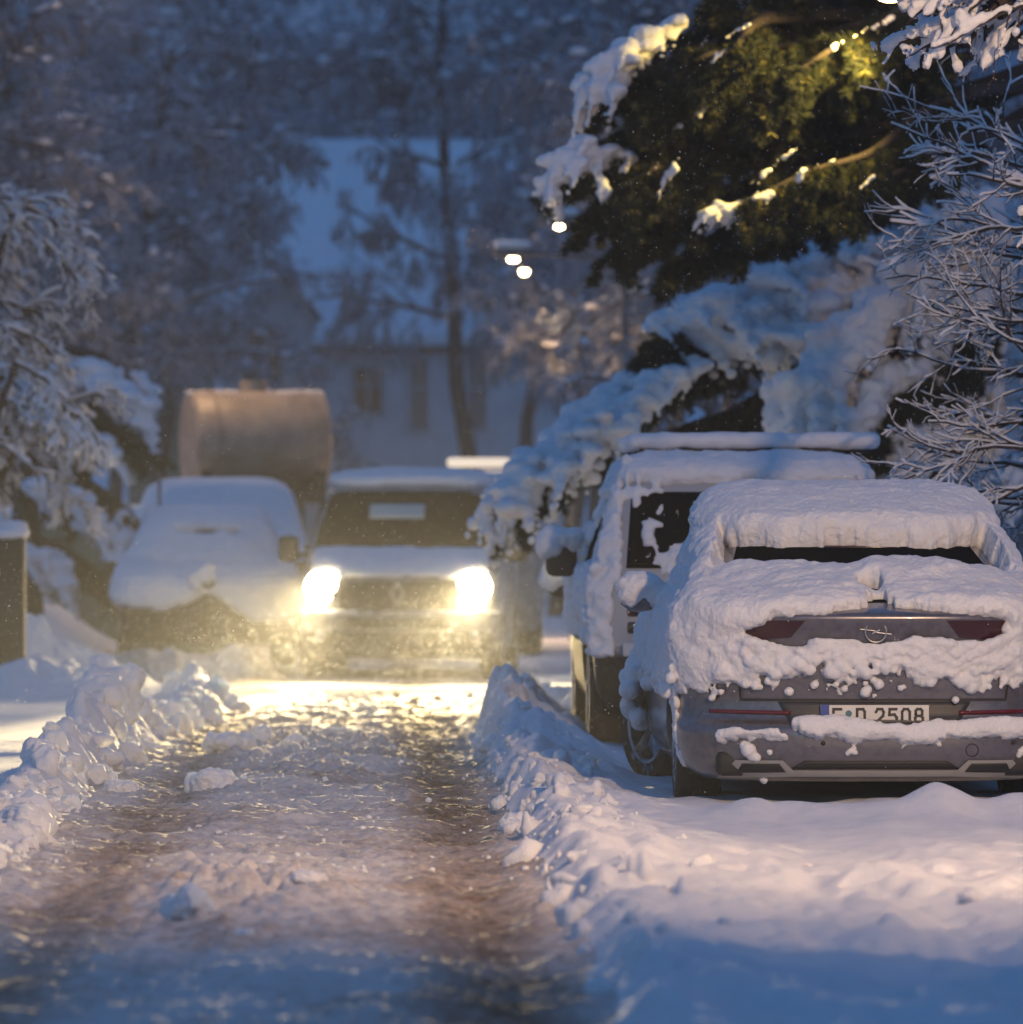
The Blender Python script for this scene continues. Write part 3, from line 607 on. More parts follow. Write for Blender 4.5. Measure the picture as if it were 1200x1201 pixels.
# snow lying on the grey car
def t_main(x, y, z, N_):
    n = noise1; nx_ = fbm(x * 5, z * 5, y * 5, 3, 201); nf = fbm(x * 18, z * 18, y * 18, 3, 202)
    T = np.zeros_like(x); rear = y < B.near(x, z) + .25
    top = z > 1.10
    # roof sheet, ends in an overhang above the rear window
    d = np.minimum(z - (1.262 + .008 * nx_ + .035 * np.abs(x / .6) ** 3 * 0 + .006 * nf), 9)
    rf = edge_t(d, .03, .155 + .006 * nx_) * np.where(N_[..., 2] > .25, 1, .85)
    T = np.maximum(T, rf)
    # flanks
    side_m = np.clip((np.abs(x) - .45 * B.W(z) - .06 + .03 * nx_) / .1, 0, 1)
    fl = (np.abs(N_[..., 0]) > .42)
    d = z - (.60 + .05 * nx_ + .03 * nf)
    T = np.maximum(T, np.where(fl, edge_t(d, .05, .062 + .022 * nx_ + .010 * nf + .06 * sstep(.85, 1.2, z)), 0))
    # tailgate glass: sheet that slid down, edge broken near the middle
    zt = 1.150 - .02 * np.abs(x / .6) ** 2 + .010 * nx_ + .012 * np.sign(x + .02) * 0
    zb = np.interp(x, [-.95, -.62, -.45, -.30, -.12, -.03, .02, .1, .3, .5, .62, .95], [.70, .84, .925, .94, .955, .975, 1.02, .975, .955, .93, .91, .74]) + .008 * nf
    d = np.minimum(zt - z, z - zb); wid = .70 + .1
    T = np.maximum(T, np.where(rear, edge_t(d, .035, .075 + .012 * nx_ + .035 * sstep(-.05, .03, x) * sstep(1.03, 1.08, z) * sstep(.55, .3, x) + .004 * nf), 0))
    hole = np.exp(-((x - .0) / .06) ** 2 - ((z - 1.045) / .022) ** 2); T = T * (1 - np.where(rear, sstep(.3, .6, hole), 0))
    # ledge snow over the tailgate face
    zt = .828 + .014 * nx_ - .015 * np.exp(-(x / .12) ** 2) - .03 * sstep(.30, .36, np.abs(x)) * sstep(.62, .5, np.abs(x)) + .03 * sstep(-.45, -.6, x); zb = .648 - .05 * sstep(-.2, -.6, x) + .05 * fbm(x * 4, 1., 0., 4, 205) + .03 * nf + .03 * np.exp(-((x + .25) / .15) ** 2)
    d = np.minimum(zt - z, z - zb)
    T = np.maximum(T, np.where(rear, edge_t(d, .04, .065 + .02 * nx_ + .022 * nf), 0))
    # rear corners
    d = np.minimum(z - (.60 + .04 * nf), (np.abs(x) - (.66 + .03 * nx_)) * 1.)
    T = np.maximum(T, np.where(rear & (z < 1.2) & (x < 0), edge_t(d, .06, .075 + .03 * nx_), 0))
    T = np.maximum(T, np.where(rear & (np.abs(x) > .58), edge_t(np.minimum(np.abs(x) - .62 + .03 * nf, .97 - z), .04, .06 + .02 * nx_) * (z > .6), 0))
    # bumper ledge
    zt = .428 + .006 * nx_ - .030 * np.exp(-((x - .10) / .15) ** 2) - .045 * sstep(-.40, -.5, x); zb = .335 + .02 * fbm(x * 5, 2., 0., 3, 207) + .010 * nf + .02 * sstep(.1, .3, x) * 0
    gap = np.exp(-((x + .43 - (z - .40) * -1.2) / .035) ** 2)
    d = np.minimum(np.minimum(zt - z, z - zb), .74 - np.abs(x)) - .08 * gap
    T = np.maximum(T, np.where(rear, edge_t(d, .025, .055 + .012 * nx_), 0))
    return np.maximum(T, 0)
def main_extra(mb):
    rs = np.random.default_rng(5); cs, rr = [], []
    for i in range(170):   # crumbs along the lower edge of the tailgate snow
        x = rs.uniform(-.88, .85); z = .635 - .03 * (x < -.4) + rs.normal(0, .034) + .03 * float(noise1(x * 5, 77)); r = .005 + .022 * rs.random() ** 3
        cs.append((x, float(B.near(x, z)) - r * .4 - .02, z)); rr.append(r)
    for i in range(150):
        x = rs.uniform(-.9, .85); z = rs.uniform(.66, .78); r = .012 + .02 * rs.random(); cs.append((x, float(B.near(x, z)) - .045, z)); rr.append(r)
    for x, z, r in ((.42, .63, .045), (.46, .60, .04), (.38, .64, .035), (.50, .62, .03), (.51, .585, .02), (-.17, .655, .03), (-.22, .67, .03), (-.12, .64, .022), (.27, .62, .017), (.62, .63, .03), (.66, .61, .022),
                    (-.60, .30, .032), (-.585, .275, .022), (-.565, .265, .02), (-.62, .325, .018), (-.12, .300, .017), (-.10, .290, .018), (-.135, .285, .014), (-.10, .31, .012), (.30, .33, .01), (.12, .31, .006), (.13, .32, .007), (-.5, .29, .014), (-.17, .585, .012), (-.165, .572, .010),
                    (.70, .29, .02), (.69, .27, .015), (.71, .31, .015), (.80, .86, .05), (.72, .87, .045), (.64, .88, .035), (.85, .84, .05), (-.52, .16, .018)):
        cs.append((x, float(B.near(x, z)) - r * .45, z)); rr.append(r)
    for i in range(26):    # clod frozen on the wheel arch and front wing
        t = rs.random(); cs.append((-.97 - .07 * rs.random(), 3.4 + .35 * rs.random(), .62 - .30 * t + .05 * rs.random())); rr.append(.03 + .035 * rs.random() * (1 - t * .5))
    for i in range(260):   # lumps down the flank
        y_ = rs.uniform(.3, 4.3); z = rs.uniform(.56, .95); r = .010 + .035 * rs.random() ** 2; cs.append((-float(B.W(z)) - .03, y_, z)); rr.append(r)
    for i in range(160):   # frozen spray behind the rear wheel
        z = rs.uniform(.22, .7); r = .008 + .012 * rs.random(); x = -float(B.W(z)) + .01 * rs.random(); cs.append((x, rs.uniform(.44, .58), z)); rr.append(r)
    mb.balls(cs, rr, 2)
link('snow_cover', B.snow(t_main, .0085, ((.2, .008, 'fbm'), (.05, .004, 'fbm'), (.018, .0026, 'fbm')), main_extra, 3, 1), M['snow'], S)

# ---- tall silver off-roader ahead of it
tab = [(.30, .10, 4.4, .84), (.36, .03, 4.46, .89), (.45, .0, 4.5, .92), (.62, .0, 4.5, .93), (.66, .03, 4.5, .93), (.9, .03, 4.45, .94), (1.05, .04, 4.2, .93), (1.12, .07, 3.4, .91), (1.3, .13, 3.15, .86), (1.5, .20, 2.9, .80), (1.64, .26, 2.75, .75), (1.72, .36, 2.65, .69), (1.76, .55, 2.5, .58), (1.775, .8, 2.3, .45)]
B2 = Body(tab, Lc=.24, nc=4.0, Lf=.4, step=.02)
S2 = thing('parked_car', (2.27, 37.9, 0), 'tall silver off-roader with snowy roof rail, half hidden behind the grey hatchback', 'car', 'cars parked along the right side of the street')
link('body', B2.mesh([(-.86, .85, .38, .45, .24), (.86, .85, .38, .45, .24), (-.86, 3.6, .38, .45, .24), (.86, 3.6, .38, .45, .24)]), M['two_tone'], S2, 35)
link('bumper', B2.patch([(-.88, .32), (.88, .32), (.91, .60), (-.91, .60)], .02, .1, 40, 8).mesh('bumper'), M['grime'], S2, 40)
for sg in (-1, 1): link('sill', B2.side([(1.32, .33), (3.12, .33), (3.12, .68), (1.32, .68)], sg, .03, .06).mesh('sill'), M['grime'], S2)
link('underbody', MB().box((0, 2.2, .35), (1.3, 4.0, .2), bev=.02).mesh('underbody'), M['plastic'], S2)
for sg in (-1, 1):
    wheel(S2, (sg * .82, .85, .37), .37, .25, side=sg); wheel(S2, (sg * .82, 3.6, .37), .37, .25, side=sg)
    link('mud_flap', MB().box((sg * .80, .44, .28), (.26, .02, .38), bev=.008).mesh('mud_flap'), M['grime'], S2)
    tl = link('tail_light', B2.patch(sorted([(sg * .86, .67), (sg * .62, .67)]) + sorted([(sg * .86, 1.0), (sg * .62, 1.0)], reverse=True), .012, .04, 8, 14).mesh('tail_light'), M['paint_silver'], S2, 40)
    for z in (.885, .785):
        link('lamp_lens', MB().box((sg * .70, float(B2.near(.70, z)) - .014, z), (.07, .03, .07), bev=.016).mesh('lamp_lens'), M['lamp_red'], tl)
    link('fog_reflector', MB().box((sg * .68, -.005, .655), (.17, .05, .085), bev=.012).mesh('fog_reflector'), M['glassclear'], S2)
    link('side_window', B2.side([(.5, 1.15), (2.9, 1.15), (2.6, 1.58), (.55, 1.58)], sg, .005, .02).mesh('side_window'), M['glass'], S2)
    link('window_pillar', B2.side([(1.45, 1.14), (1.55, 1.14), (1.55, 1.59), (1.45, 1.59)], sg, .010, .02, 3, 8).mesh('window_pillar'), M['paint_silver'], S2)
    mo = link('side_mirror', MB().box((sg * 1.05, 2.75, 1.20), (.20, .12, .24), bev=.05).mesh('side_mirror'), M['plastic'], S2)
    link('mirror_snow', blobmesh(MB().ball((sg * 1.08, 2.72, 1.33), .115, 2, (1.15, .9, .7)).ball((sg * 1.13, 2.7, 1.28), .09, 2).ball((sg * .98, 2.72, 1.32), .08, 2), .014, ((.08, .014, 'fbm'),), 2, 4), M['snow'], mo)
link('rear_window', B2.patch([(-.74, 1.14), (.74, 1.14), (.70, 1.60), (-.70, 1.60)], .006, .02, 30, 14).mesh('rear_window'), M['glass'], S2)
link('number_plate', MB().box((0, .0, .84), (.52, .02, .11), bev=.004).mesh('number_plate'), M['plate'], S2)
link('door_handle', MB().box((0, .0, .98), (.3, .04, .04), bev=.012).mesh('door_handle'), M['plastic'], S2)
rk = MB()
for sg in (-1, 1):
    rk.tubes([(sg * .62, .6, 1.84)], [(sg * .62, 2.4, 1.84)], .016, .016, 8)
for y_ in (.75, 1.5, 2.25):
    rk.tubes([(-.63, y_, 1.862)], [(.77, y_, 1.862)], .020, .020, 8)
    for sg in (-1, 1): rk.tubes([(sg * .62, y_, 1.70)], [(sg * .62, y_, 1.85)], .018, .016, 6)
rko = link('roof_rack', rk.mesh('roof_rack'), M['plastic'], S2)
rs_ = MB(); x = np.linspace(-.65, .79, 60)
for y_ in (.75, 1.5, 2.25):
    rs_.balls(np.stack([x, np.full(60, y_), 1.915 + .006 * noise1(x * 5 + y_, 7)], 1), .052 + .004 * noise1(x * 6, 8), 2, sq=np.tile([1, 1.5, 1.05], (60, 1)))
link('rack_snow', blobmesh(rs_, .013, ((.12, .008, 'fbm'),), 2, 5), M['snow'], rko)
def t_suv(x, y, z, N_):
    nx_ = fbm(x * 4, z * 4, y * 4, 3, 221); nf = fbm(x * 15, z * 15, y * 15, 3, 222); T = np.zeros_like(x)
    rear = y < B2.near(x, z) + .12
    T = edge_t(z - (1.64 + .02 * nx_), .04, .085 + .01 * nx_)
    side = np.abs(N_[..., 0]) > .5
    T = np.maximum(T, np.where(side, edge_t(z - (.72 + .12 * nx_ + .05 * nf) - np.where((y > .6) & (y < 2.8), .02, 0), .06, .045 + .03 * nx_ + .02 * nf), 0))
    T = np.where(side & (z > 1.15) & (z < 1.56) & (y > .5) & (y < 2.6), np.maximum(0, .02 * (nf + nx_ * 1.5) - .002), T)
    T = np.where(rear & (np.abs(x) < .85) & (z < 1.64), np.maximum(0, np.where(z > 1.12, .035 * (nf * 1.2 + nx_ * .6) - .002, .03 * (nf + nx_))) , T)
    T = np.where(rear & (x < -.75) & (z > 1.03) & (z < 1.64), .04 + .03 * nf, T); T = np.where(rear & (np.abs(x) < .80) & (np.abs(x) > .55) & (z <= 1.02), 0, T); T = np.where(rear & (x < -.81) & (z > .60) & (z < 1.05), .04 + .03 * nf, T); nq = fbm(x * 42, z * 42, y * 42, 2, 223); T = np.where(rear & (np.abs(x) < .74) & (z > 1.13) & (z < 1.62), np.maximum(T, .03 * (nq + .35 * nx_) - .004), T)
    T = np.where((z > 1.0) & (y > 2.9), .09, T)
    return np.maximum(T, 0)
def suv_extra(mb):
    rs = np.random.default_rng(6); cs, rr = [], []
    for i in range(150):
        y_ = rs.uniform(.1, 4.2); z = rs.uniform(.7, 1.15); cs.append((-float(B2.W(z)) - .015, y_, z)); rr.append(.02 + .035 * rs.random())
    for i in range(60): cs.append((rs.uniform(-.75, .7), rs.uniform(.4, .6), 1.79)); rr.append(.02 + .02 * rs.random())
    mb.balls(cs, rr, 2)
link('snow_cover', B2.snow(t_suv, .013, ((.10, .010, 'fbm'), (.035, .005, 'fbm')), suv_extra, 4, 1), M['snow'], S2)

# ---- third parked car
tab3 = [(.25, .08, 4.2, .80), (.32, .0, 4.28, .86), (.5, -.02, 4.3, .885), (.8, .02, 4.2, .88), (.95, .05, 3.4, .86), (1.0, .12, 3.2, .84), (1.2, .35, 2.9, .74), (1.4, .6, 2.5, .64), (1.5, .85, 2.3, .56), (1.53, 1.1, 2.1, .42)]
B3 = Body(tab3, Lc=.4, nc=2.8, step=.025)
S3 = thing('parked_car', (2.36, 43.0, 0), 'third parked car, only its dark left flank and snowy mirror showing beyond the off-roader', 'car', 'cars parked along the right side of the street')
link('body', B3.mesh([(-.8, .8, .32, .39, .2), (.8, .8, .32, .39, .2), (-.8, 3.35, .32, .39, .2), (.8, 3.35, .32, .39, .2)]), M['paint_dark'], S3, 35)
link('sill', MB().box((-.875, 2.05, .42), (.05, 1.7, .3), bev=.02).mesh('sill'), M['grime'], S3)
for sg in (-1, 1):
    wheel(S3, (sg * .78, .8, .32), .32, .21, side=sg); wheel(S3, (sg * .78, 3.35, .32), .32, .21, side=sg)
    link('side_window', B3.side([(1.0, 1.02), (2.9, 1.02), (2.4, 1.38), (1.0, 1.38)], sg, .005, .02).mesh('side_window'), M['glass'], S3)
    mo = link('side_mirror', MB().ball((sg * 1.0, 2.75, 1.0), .1, 2, (1, .7, 1)).mesh('side_mirror'), M['plastic'], S3)
    link('mirror_snow', blobmesh(MB().ball((sg * 1.02, 2.72, 1.08), .12, 2, (1, .8, .8)).ball((sg * 1.08, 2.7, 1.03), .08, 2), .016, ((.08, .014, 'fbm'),), 2, 4), M['snow'], mo)
def t_third(x, y, z, N_):
    nx_ = fbm(x * 4, z * 4, y * 4, 3, 231); nf = fbm(x * 15, z * 15, y * 15, 3, 232)
    return np.maximum(0, edge_t(z - (.62 + .14 * nx_ + .05 * nf), .08, .055 + .03 * nx_ + .012 * nf + .08 * (N_[..., 2] > .6)))
link('snow_cover', B3.snow(t_third, .018, ((.10, .010, 'fbm'),), None, 4, 1), M['snow'], S3)
link('rear_window', B3.patch([(-.6, 1.06), (.6, 1.06), (.52, 1.38), (-.52, 1.38)], .006, .02).mesh('rear_window'), M['glass'], S3)

# ---- the oncoming van (local y = 0 is its nose)
tabv = [(.20, .14, 4.9, .86), (.27, .05, 4.95, .93), (.40, .0, 5.0, .965), (.62, .0, 5.0, .965), (.66, .03, 5.0, .965), (.85, .05, 5.0, .965), (.98, .10, 5.0, .962), (1.06, .20, 5.0, .955), (1.15, .42, 5.0, .945), (1.23, .68, 5.0, .935), (1.3, .80, 5.0, .925), (1.6, 1.12, 5.0, .87), (1.82, 1.38, 5.0, .82), (1.90, 1.55, 4.95, .76), (1.94, 1.85, 4.9, .64), (1.955, 2.3, 4.7, .45)]
BV = Body(tabv, Lc=.58, nc=2.5, Lf=.25, step=.022)
VLOC = (.25, 61, 0)
SV = thing('oncoming_van', VLOC, 'white van driving towards us with both headlights blazing', 'van', rz=math.radians(-3.8))
link('body', BV.mesh([(-.9, 1.0, .34, .42, .2), (.9, 1.0, .34, .42, .2), (-.9, 4.1, .34, .42, .2), (.9, 4.1, .34, .42, .2)]), M['paint_white'], SV, 35)
ws = link('windscreen', BV.patch([(-.875, 1.275), (.875, 1.275), (.80, 1.83), (-.80, 1.83)], .006, .03, 30, 14).mesh('windscreen'), M['glass'], SV)
link('paper_card', BV.patch([(-.34, 1.555), (.20, 1.555), (.20, 1.70), (-.34, 1.70)], .012, .02, 8, 4).mesh('paper_card'), M['paper'], ws)
for x0, x1 in ((-.7, -.05), (.0, .65)):
    p = [(x0, float(BV.near(x0, 1.29)) - .02, 1.29), (x1, float(BV.near(x1, 1.33)) - .02, 1.33)]
    link('wiper', MB().tubes([p[0]], [p[1]], .012, .008, 5).mesh('wiper'), M['plastic'], ws)
link('grille', BV.patch([(-.56, .67), (.56, .67), (.58, .95), (-.58, .95)], .010, .04, 30, 8).mesh('grille'), M['plastic'], SV, 40)
gs = MB()
for z in (.72, .79, .86): BV.patch([(-.48, z), (.48, z), (.48, z + .012), (-.48, z + .012)], .022, .02, 24, 2, gs)
link('grille_bar', gs.mesh('grille_bar'), M['grime'], SV)
e_ = MB(); yv = float(BV.near(0, .83)) - .035
for a, bb in (((0, .105), (.062, 0)), ((.062, 0), (0, -.105)), ((0, -.105), (-.062, 0)), ((-.062, 0), (0, .105))): e_.tubes([(a[0], yv, .83 + a[1])], [(bb[0], yv, .83 + bb[1])], .017, .017, 6)
link('emblem', e_.mesh('emblem'), M['chrome'], SV)
link('lower_bumper', BV.patch([(-.90, .22), (.90, .22), (.93, .46), (-.93, .46)], .012, .06, 40, 8).mesh('lower_bumper'), M['grime'], SV, 40)
link('air_intake', BV.patch([(-.55, .49), (.55, .49), (.5, .60), (-.5, .60)], .010, .04, 24, 4).mesh('air_intake'), M['plastic'], SV)
for sg in (-1, 1):
    wheel(SV, (sg * .87, 1.0, .335), .335, .22, side=sg); wheel(SV, (sg * .87, 4.1, .335), .335, .22, side=sg)
    c = [(sg * .60, .80), (sg * .86, .81), (sg * .87, .98), (sg * .64, .97)]
    if sg < 0: c = [c[1], c[0], c[3], c[2]]
    hl = link('headlight', BV.patch(c, .016, .04, 14, 8).mesh('headlight'), M['plastic'], SV, 40)
    yl = float(BV.near(.73, .89))
    link('headlight_lens', MB().ball((sg * .735, yl - .03, .89), .165, 3, (1, .4, 1)).mesh('headlight_lens'), M['head'], hl)
    mo = link('side_mirror', MB().box((sg * 1.12, 1.0, 1.26), (.20, .10, .26), bev=.05).tubes([(sg * .93, 1.05, 1.2)], [(sg * 1.08, 1.02, 1.2)], .03, .03, 6).mesh('side_mirror'), M['plastic'], SV)
    link('side_window', BV.side([(1.35, 1.3), (2.4, 1.3), (2.4, 1.75), (1.6, 1.75)], sg, .005, .02).mesh('side_window'), M['glass'], SV)
def t_van(x, y, z, N_):
    nx_ = fbm(x * 3, z * 3, y * 3, 3, 241); T = edge_t(z - (1.875 + .01 * nx_), .04, .11 + .012 * nx_)
    rear = y < BV.near(x, z) + .1
    d = np.minimum(z - (.965 + .02 * nx_), (1.262 + .01 * nx_) - z); T = np.maximum(T, np.where(rear & (np.abs(x) < .86), edge_t(d, .04, .04), 0))
    d = np.minimum(z - (.615 + .012 * nx_), .665 - z); T = np.maximum(T, np.where(rear, edge_t(d, .02, .03), 0))
    return T
link('snow_cover', BV.snow(t_van, .02, ((.2, .01, 'fbm'),), None, 4, 1), M['snow'], SV)
for sg in (-1, 1): link('fog_light', MB().lathe([(0, -.01), (.05, -.01), (.05, .03)], 1, (sg * .74, float(BV.near(.74, .42)) - .02, .42), 16).mesh('fog_light'), M['glassclear'], SV)

# ---- cars facing us on the left, buried in snow
tabl = [(.22, .12, 4.4, .82), (.32, .03, 4.45, .88), (.5, .0, 4.5, .90), (.72, .03, 4.5, .90), (.82, .12, 4.4, .89), (.90, .4, 4.3, .87), (.97, 1.0, 4.2, .85), (1.0, 1.35, 4.0, .79), (1.2, 1.55, 3.9, .70), (1.44, 1.80, 3.6, .60), (1.52, 2.1, 3.3, .55), (1.535, 2.4, 3.1, .42)]
BL = Body(tabl, Lc=.4, nc=3.2, step=.025, smooth=1)
SL = thing('snowed_in_car', (-1.62, 63.2, .08), 'car facing us at left, hood and windscreen buried under smooth pale snow', 'car', 'snowed in cars on the left', rz=math.radians(2))
link('body', BL.mesh(), M['paint_dark'], SL, 35)
link('bumper', BL.patch([(-.84, .26), (.84, .26), (.88, .56), (-.88, .56)], .015, .06, 30, 8).mesh('bumper'), M['grime'], SL, 40)
link('grille', BL.patch([(-.3, .60), (.3, .60), (.34, .76), (-.34, .76)], .02, .05, 14, 5).mesh('grille'), M['plastic'], SL)
link('windscreen', BL.patch([(-.7, 1.06), (.7, 1.06), (.6, 1.38), (-.6, 1.38)], .006, .02, 24, 8).mesh('windscreen'), M['glass'], SL)
ra = MB(); y0 = float(BL.near(0, .78)) - .02
for a in range(16): t0_, t1_ = a * PI / 8, (a + 1) * PI / 8; ra.tubes([(math.cos(t0_) * .06, y0 - .09, .86 + math.sin(t0_) * .06)], [(math.cos(t1_) * .06, y0 - .09, .86 + math.sin(t1_) * .06)], .012, .012, 5)
for a in (90, 210, 330): ra.tubes([(0, y0 - .09, .86)], [(math.cos(math.radians(a)) * .06, y0 - .09, .86 + math.sin(math.radians(a)) * .06)], .01, .006, 5)
link('emblem', ra.mesh('emblem'), M['plastic'], SL)
for sg in (-1, 1):
    wheel(SL, (sg * .80, .9, .32), .32, .2, side=sg); wheel(SL, (sg * .80, 3.6, .32), .32, .2, side=sg)
    link('side_mirror', MB().box((sg * .98, 1.35, .98), (.18, .10, .15), bev=.04).mesh('side_mirror'), M['plastic'], SL)
    c = [(sg * .5, .62), (sg * .84, .64), (sg * .85, .76), (sg * .5, .75)]
    if sg < 0: c = [c[1], c[0], c[3], c[2]]
    link('headlight', BL.patch(c, .015, .03, 10, 5).mesh('headlight'), M['glassclear'], SL)
def t_left(x, y, z, N_):
    nx_ = fbm(x * 3, z * 3, y * 3, 3, 251); zl = np.interp(x, [-.9, -.5, -.2, 0, .2, .5, .9], [.60, .54, .60, .70, .58, .42, .40]) + .03 * nx_
    T = edge_t(z - zl, .07, .075 + .015 * nx_ + .02 * (N_[..., 2] > .5))
    T = T - .10 * np.exp(-((z - (1.33 - .1 * x * x * 2)) / .022) ** 2) * (np.abs(x) < .32) - .06 * np.exp(-((z - .985) / .02) ** 2) * (np.abs(x) < .55)
    return np.maximum(T, 0)
def left_extra(mb):
    rs = np.random.default_rng(8)
    mb.balls([(.0 + rs.normal(0, .07), y0 - .10, .90 + rs.normal(0, .07)) for i in range(14)], .03 + .04 * rs.random(14), 2)
link('snow_cover', BL.snow(t_left, .02, ((.3, .012, 'fbm'), (.06, .004, 'fbm')), left_extra, 4, 1), M['snow'], SL)
tabm = [(.25, .10, 4.6, .82), (.4, .0, 4.7, .9), (.9, .02, 4.7, .91), (1.05, .3, 4.7, .90), (1.15, .9, 4.65, .88), (1.5, 1.35, 4.6, .80), (1.78, 1.75, 4.5, .70), (1.84, 2.0, 4.4, .58), (1.86, 2.4, 4.2, .4)]
BM_ = Body(tabm, Lc=.4, nc=2.8, step=.03)
SM = thing('snowed_in_car', (-1.72, 69.2, .08), 'taller car parked behind the pale snowed in one, its roof snow catching blue light', 'car', 'snowed in cars on the left')
link('body', BM_.mesh(), M['paint_dark'], SM, 35)
for sg in (-1, 1):
    wheel(SM, (sg * .82, 1., .33), .33, .2, side=sg); wheel(SM, (sg * .82, 3.7, .33), .33, .2, side=sg)
    link('side_mirror', MB().box((sg * 1.0, 1.3, 1.15), (.18, .10, .18), bev=.04).mesh('side_mirror'), M['plastic'], SM)
link('windscreen', BM_.patch([(-.75, 1.18), (.75, 1.18), (.64, 1.72), (-.64, 1.72)], .006, .02, 24, 8).mesh('windscreen'), M['glass'], SM)
link('snow_cover', BM_.snow(lambda x, y, z, N_: np.maximum(0, edge_t(z - .8 + .06 * fbm(x * 3, z * 3, y * 3, 3, 261), .08, .13)), .03, ((.3, .012, 'fbm'),), None, 4, 1), M['snow'], SM)

# ---- high vehicle behind the van, only its roof edge shows
tabd = [(.3, .1, 5.4, .9), (.5, .0, 5.5, .98), (1.1, .03, 5.5, .98), (1.25, .4, 5.5, .96), (1.9, .9, 5.5, .9), (2.08, 1.2, 5.4, .8), (2.12, 1.6, 5.2, .6)]
BD = Body(tabd, Lc=.35, nc=3, step=.04)
SD = thing('following_van', (1.05, 74, 0), 'second van mostly hidden behind the white one, a lit strip above its roof', 'van')
link('body', BD.mesh(), M['paint_white'], SD, 35)
link('windscreen', BD.patch([(-.85, 1.3), (.85, 1.3), (.78, 1.95), (-.78, 1.95)], .006, .02).mesh('windscreen'), M['glass'], SD)
for sg in (-1, 1): wheel(SD, (sg * .86, 1., .35), .35, .22, side=sg); wheel(SD, (sg * .86, 4.3, .35), .35, .22, side=sg)
link('snow_cover', BD.snow(lambda x, y, z, N_: edge_t(z - 2.04, .04, .09), .03, (), None, 4, 1), M['snow'], SD)
link('roof_light', MB().box((.23, 1.35, 2.29), (.75, .16, .11), bev=.04).mesh('roof_light'), M['signglow'], SD)
# ------------------------------------------------------------------ trees and shrubs
def unit(v): return v / np.maximum(np.linalg.norm(v, axis=-1, keepdims=True), 1e-9)
def grow(P, D, L, R, levels, seed):
    """vectorised branching. P, D, L, R: starting points, directions, lengths, radii. returns per level (p0, p1, r0, r1)"""
    rs = np.random.default_rng(seed); out = []
    for li, lv in enumerate(levels):
        n = len(P); k = lv['seg']; pts = [P]; dirs = [D]; p, d = P, D
        for i in range(k):
            d = unit(d + rs.normal(0, lv['wander'], (n, 3)) + np.array([0, 0, -lv.get('droop', 0)]) + np.array([0, 0, lv.get('up', 0)]))
            p = p + d * (L / k)[:, None]; pts.append(p); dirs.append(d)
        pts = np.stack(pts, 1); dirs = np.stack(dirs, 1)
        taper = np.linspace(1, lv.get('tip', .35), k + 1); rr = R[:, None] * taper
        out.append((pts[:, :-1].reshape(-1, 3), pts[:, 1:].reshape(-1, 3), rr[:, :-1].ravel(), rr[:, 1:].ravel()))
        c = lv.get('kids', 0)
        if not c: break
        t = rs.uniform(lv.get('t0', .2), 1, (n, c)); idx = np.minimum((t * k).astype(int), k - 1); fr = t * k - idx; a = np.arange(n)[:, None]
        q = pts[a, idx] * (1 - fr[..., None]) + pts[a, idx + 1] * fr[..., None]; dd = dirs[a, idx + 1]
        side = unit(np.cross(dd, unit(rs.normal(0, 1, (n, c, 3))))); ang = math.radians(lv.get('angle', 50)) * (.7 + .6 * rs.random((n, c, 1)))
        nd = dd * np.cos(ang) + side * np.sin(ang); nd[..., 2] += lv.get('lift', 0); nd = unit(nd)
        nl = L[:, None] * lv['len'] * (1 - lv.get('shrink', .5) * t) * (.6 + .7 * rs.random((n, c))); nr = R[:, None] * (1 - .6 * t) * lv.get('rr', .55)
        P, D, L, R = q.reshape(-1, 3), nd.reshape(-1, 3), nl.ravel(), np.maximum(nr.ravel(), lv.get('rmin', .004))
    return out
def deciduous(seed, H=12., spread=1., droop=.05, kids=(16, 8, 7, 5), twig_r=.011, mat='frost_dim', weep=False, low=.22):
    lv = [dict(seg=8, wander=.06, kids=kids[0], len=.42, angle=62, t0=low, rr=.5, shrink=.65, lift=.1),
          dict(seg=6, wander=.16, kids=kids[1], len=.5, angle=48, t0=.2, droop=droop, rr=.5),
          dict(seg=5, wander=.2, kids=kids[2], len=.5, angle=45, t0=.15, droop=droop * 2, rr=.5, rmin=twig_r),
          dict(seg=4, wander=.25, kids=kids[3], len=.6 if not weep else 1.1, angle=40, t0=.1, droop=droop * (3 if not weep else 9), rr=.6, rmin=twig_r),
          dict(seg=3 if not weep else 5, wander=.25 if not weep else .12, droop=droop * (3 if not weep else 12))]
    o = grow(np.array([[0., 0, -.3]]), np.array([[0., 0, 1]]), np.array([H * .8]), np.array([H * .013]), lv, seed)
    trunk = MB(); trunk.tubes(*o[0], 10)
    limbs = MB(); limbs.tubes(*o[1], 6); limbs.tubes(*o[2], 4)
    tw = MB(); tw.tubes(*o[3], 3); tw.tubes(*o[4], 3)
    # snow pads resting on limbs and twig clusters
    rs = np.random.default_rng(seed + 50); pad = MB()
    for lev, cnt, ra, rb in ((1, 150, .04, .11), (2, 170, .04, .12), (3, 120, .03, .10)):
        p0, p1, r0, r1 = o[lev]; j = rs.integers(0, len(p0), cnt); d = unit(p1[j] - p0[j]); r = ra + (rb - ra) * rs.random(cnt) ** 3
        c = p0[j] + (p1[j] - p0[j]) * rs.random((cnt, 1)) + np.array([0, 0, 1]) * (r * .3 + r0[j])[:, None]
        e = np.abs(d) * 1.3 + .6; e[:, 2] = .55; pad.balls(c, r * H / 13, 1, sq=e, rough=.7)
    return trunk.mesh('trunk'), limbs.mesh('limbs'), tw.mesh('crown'), mat, pad.mesh('crown_snow')
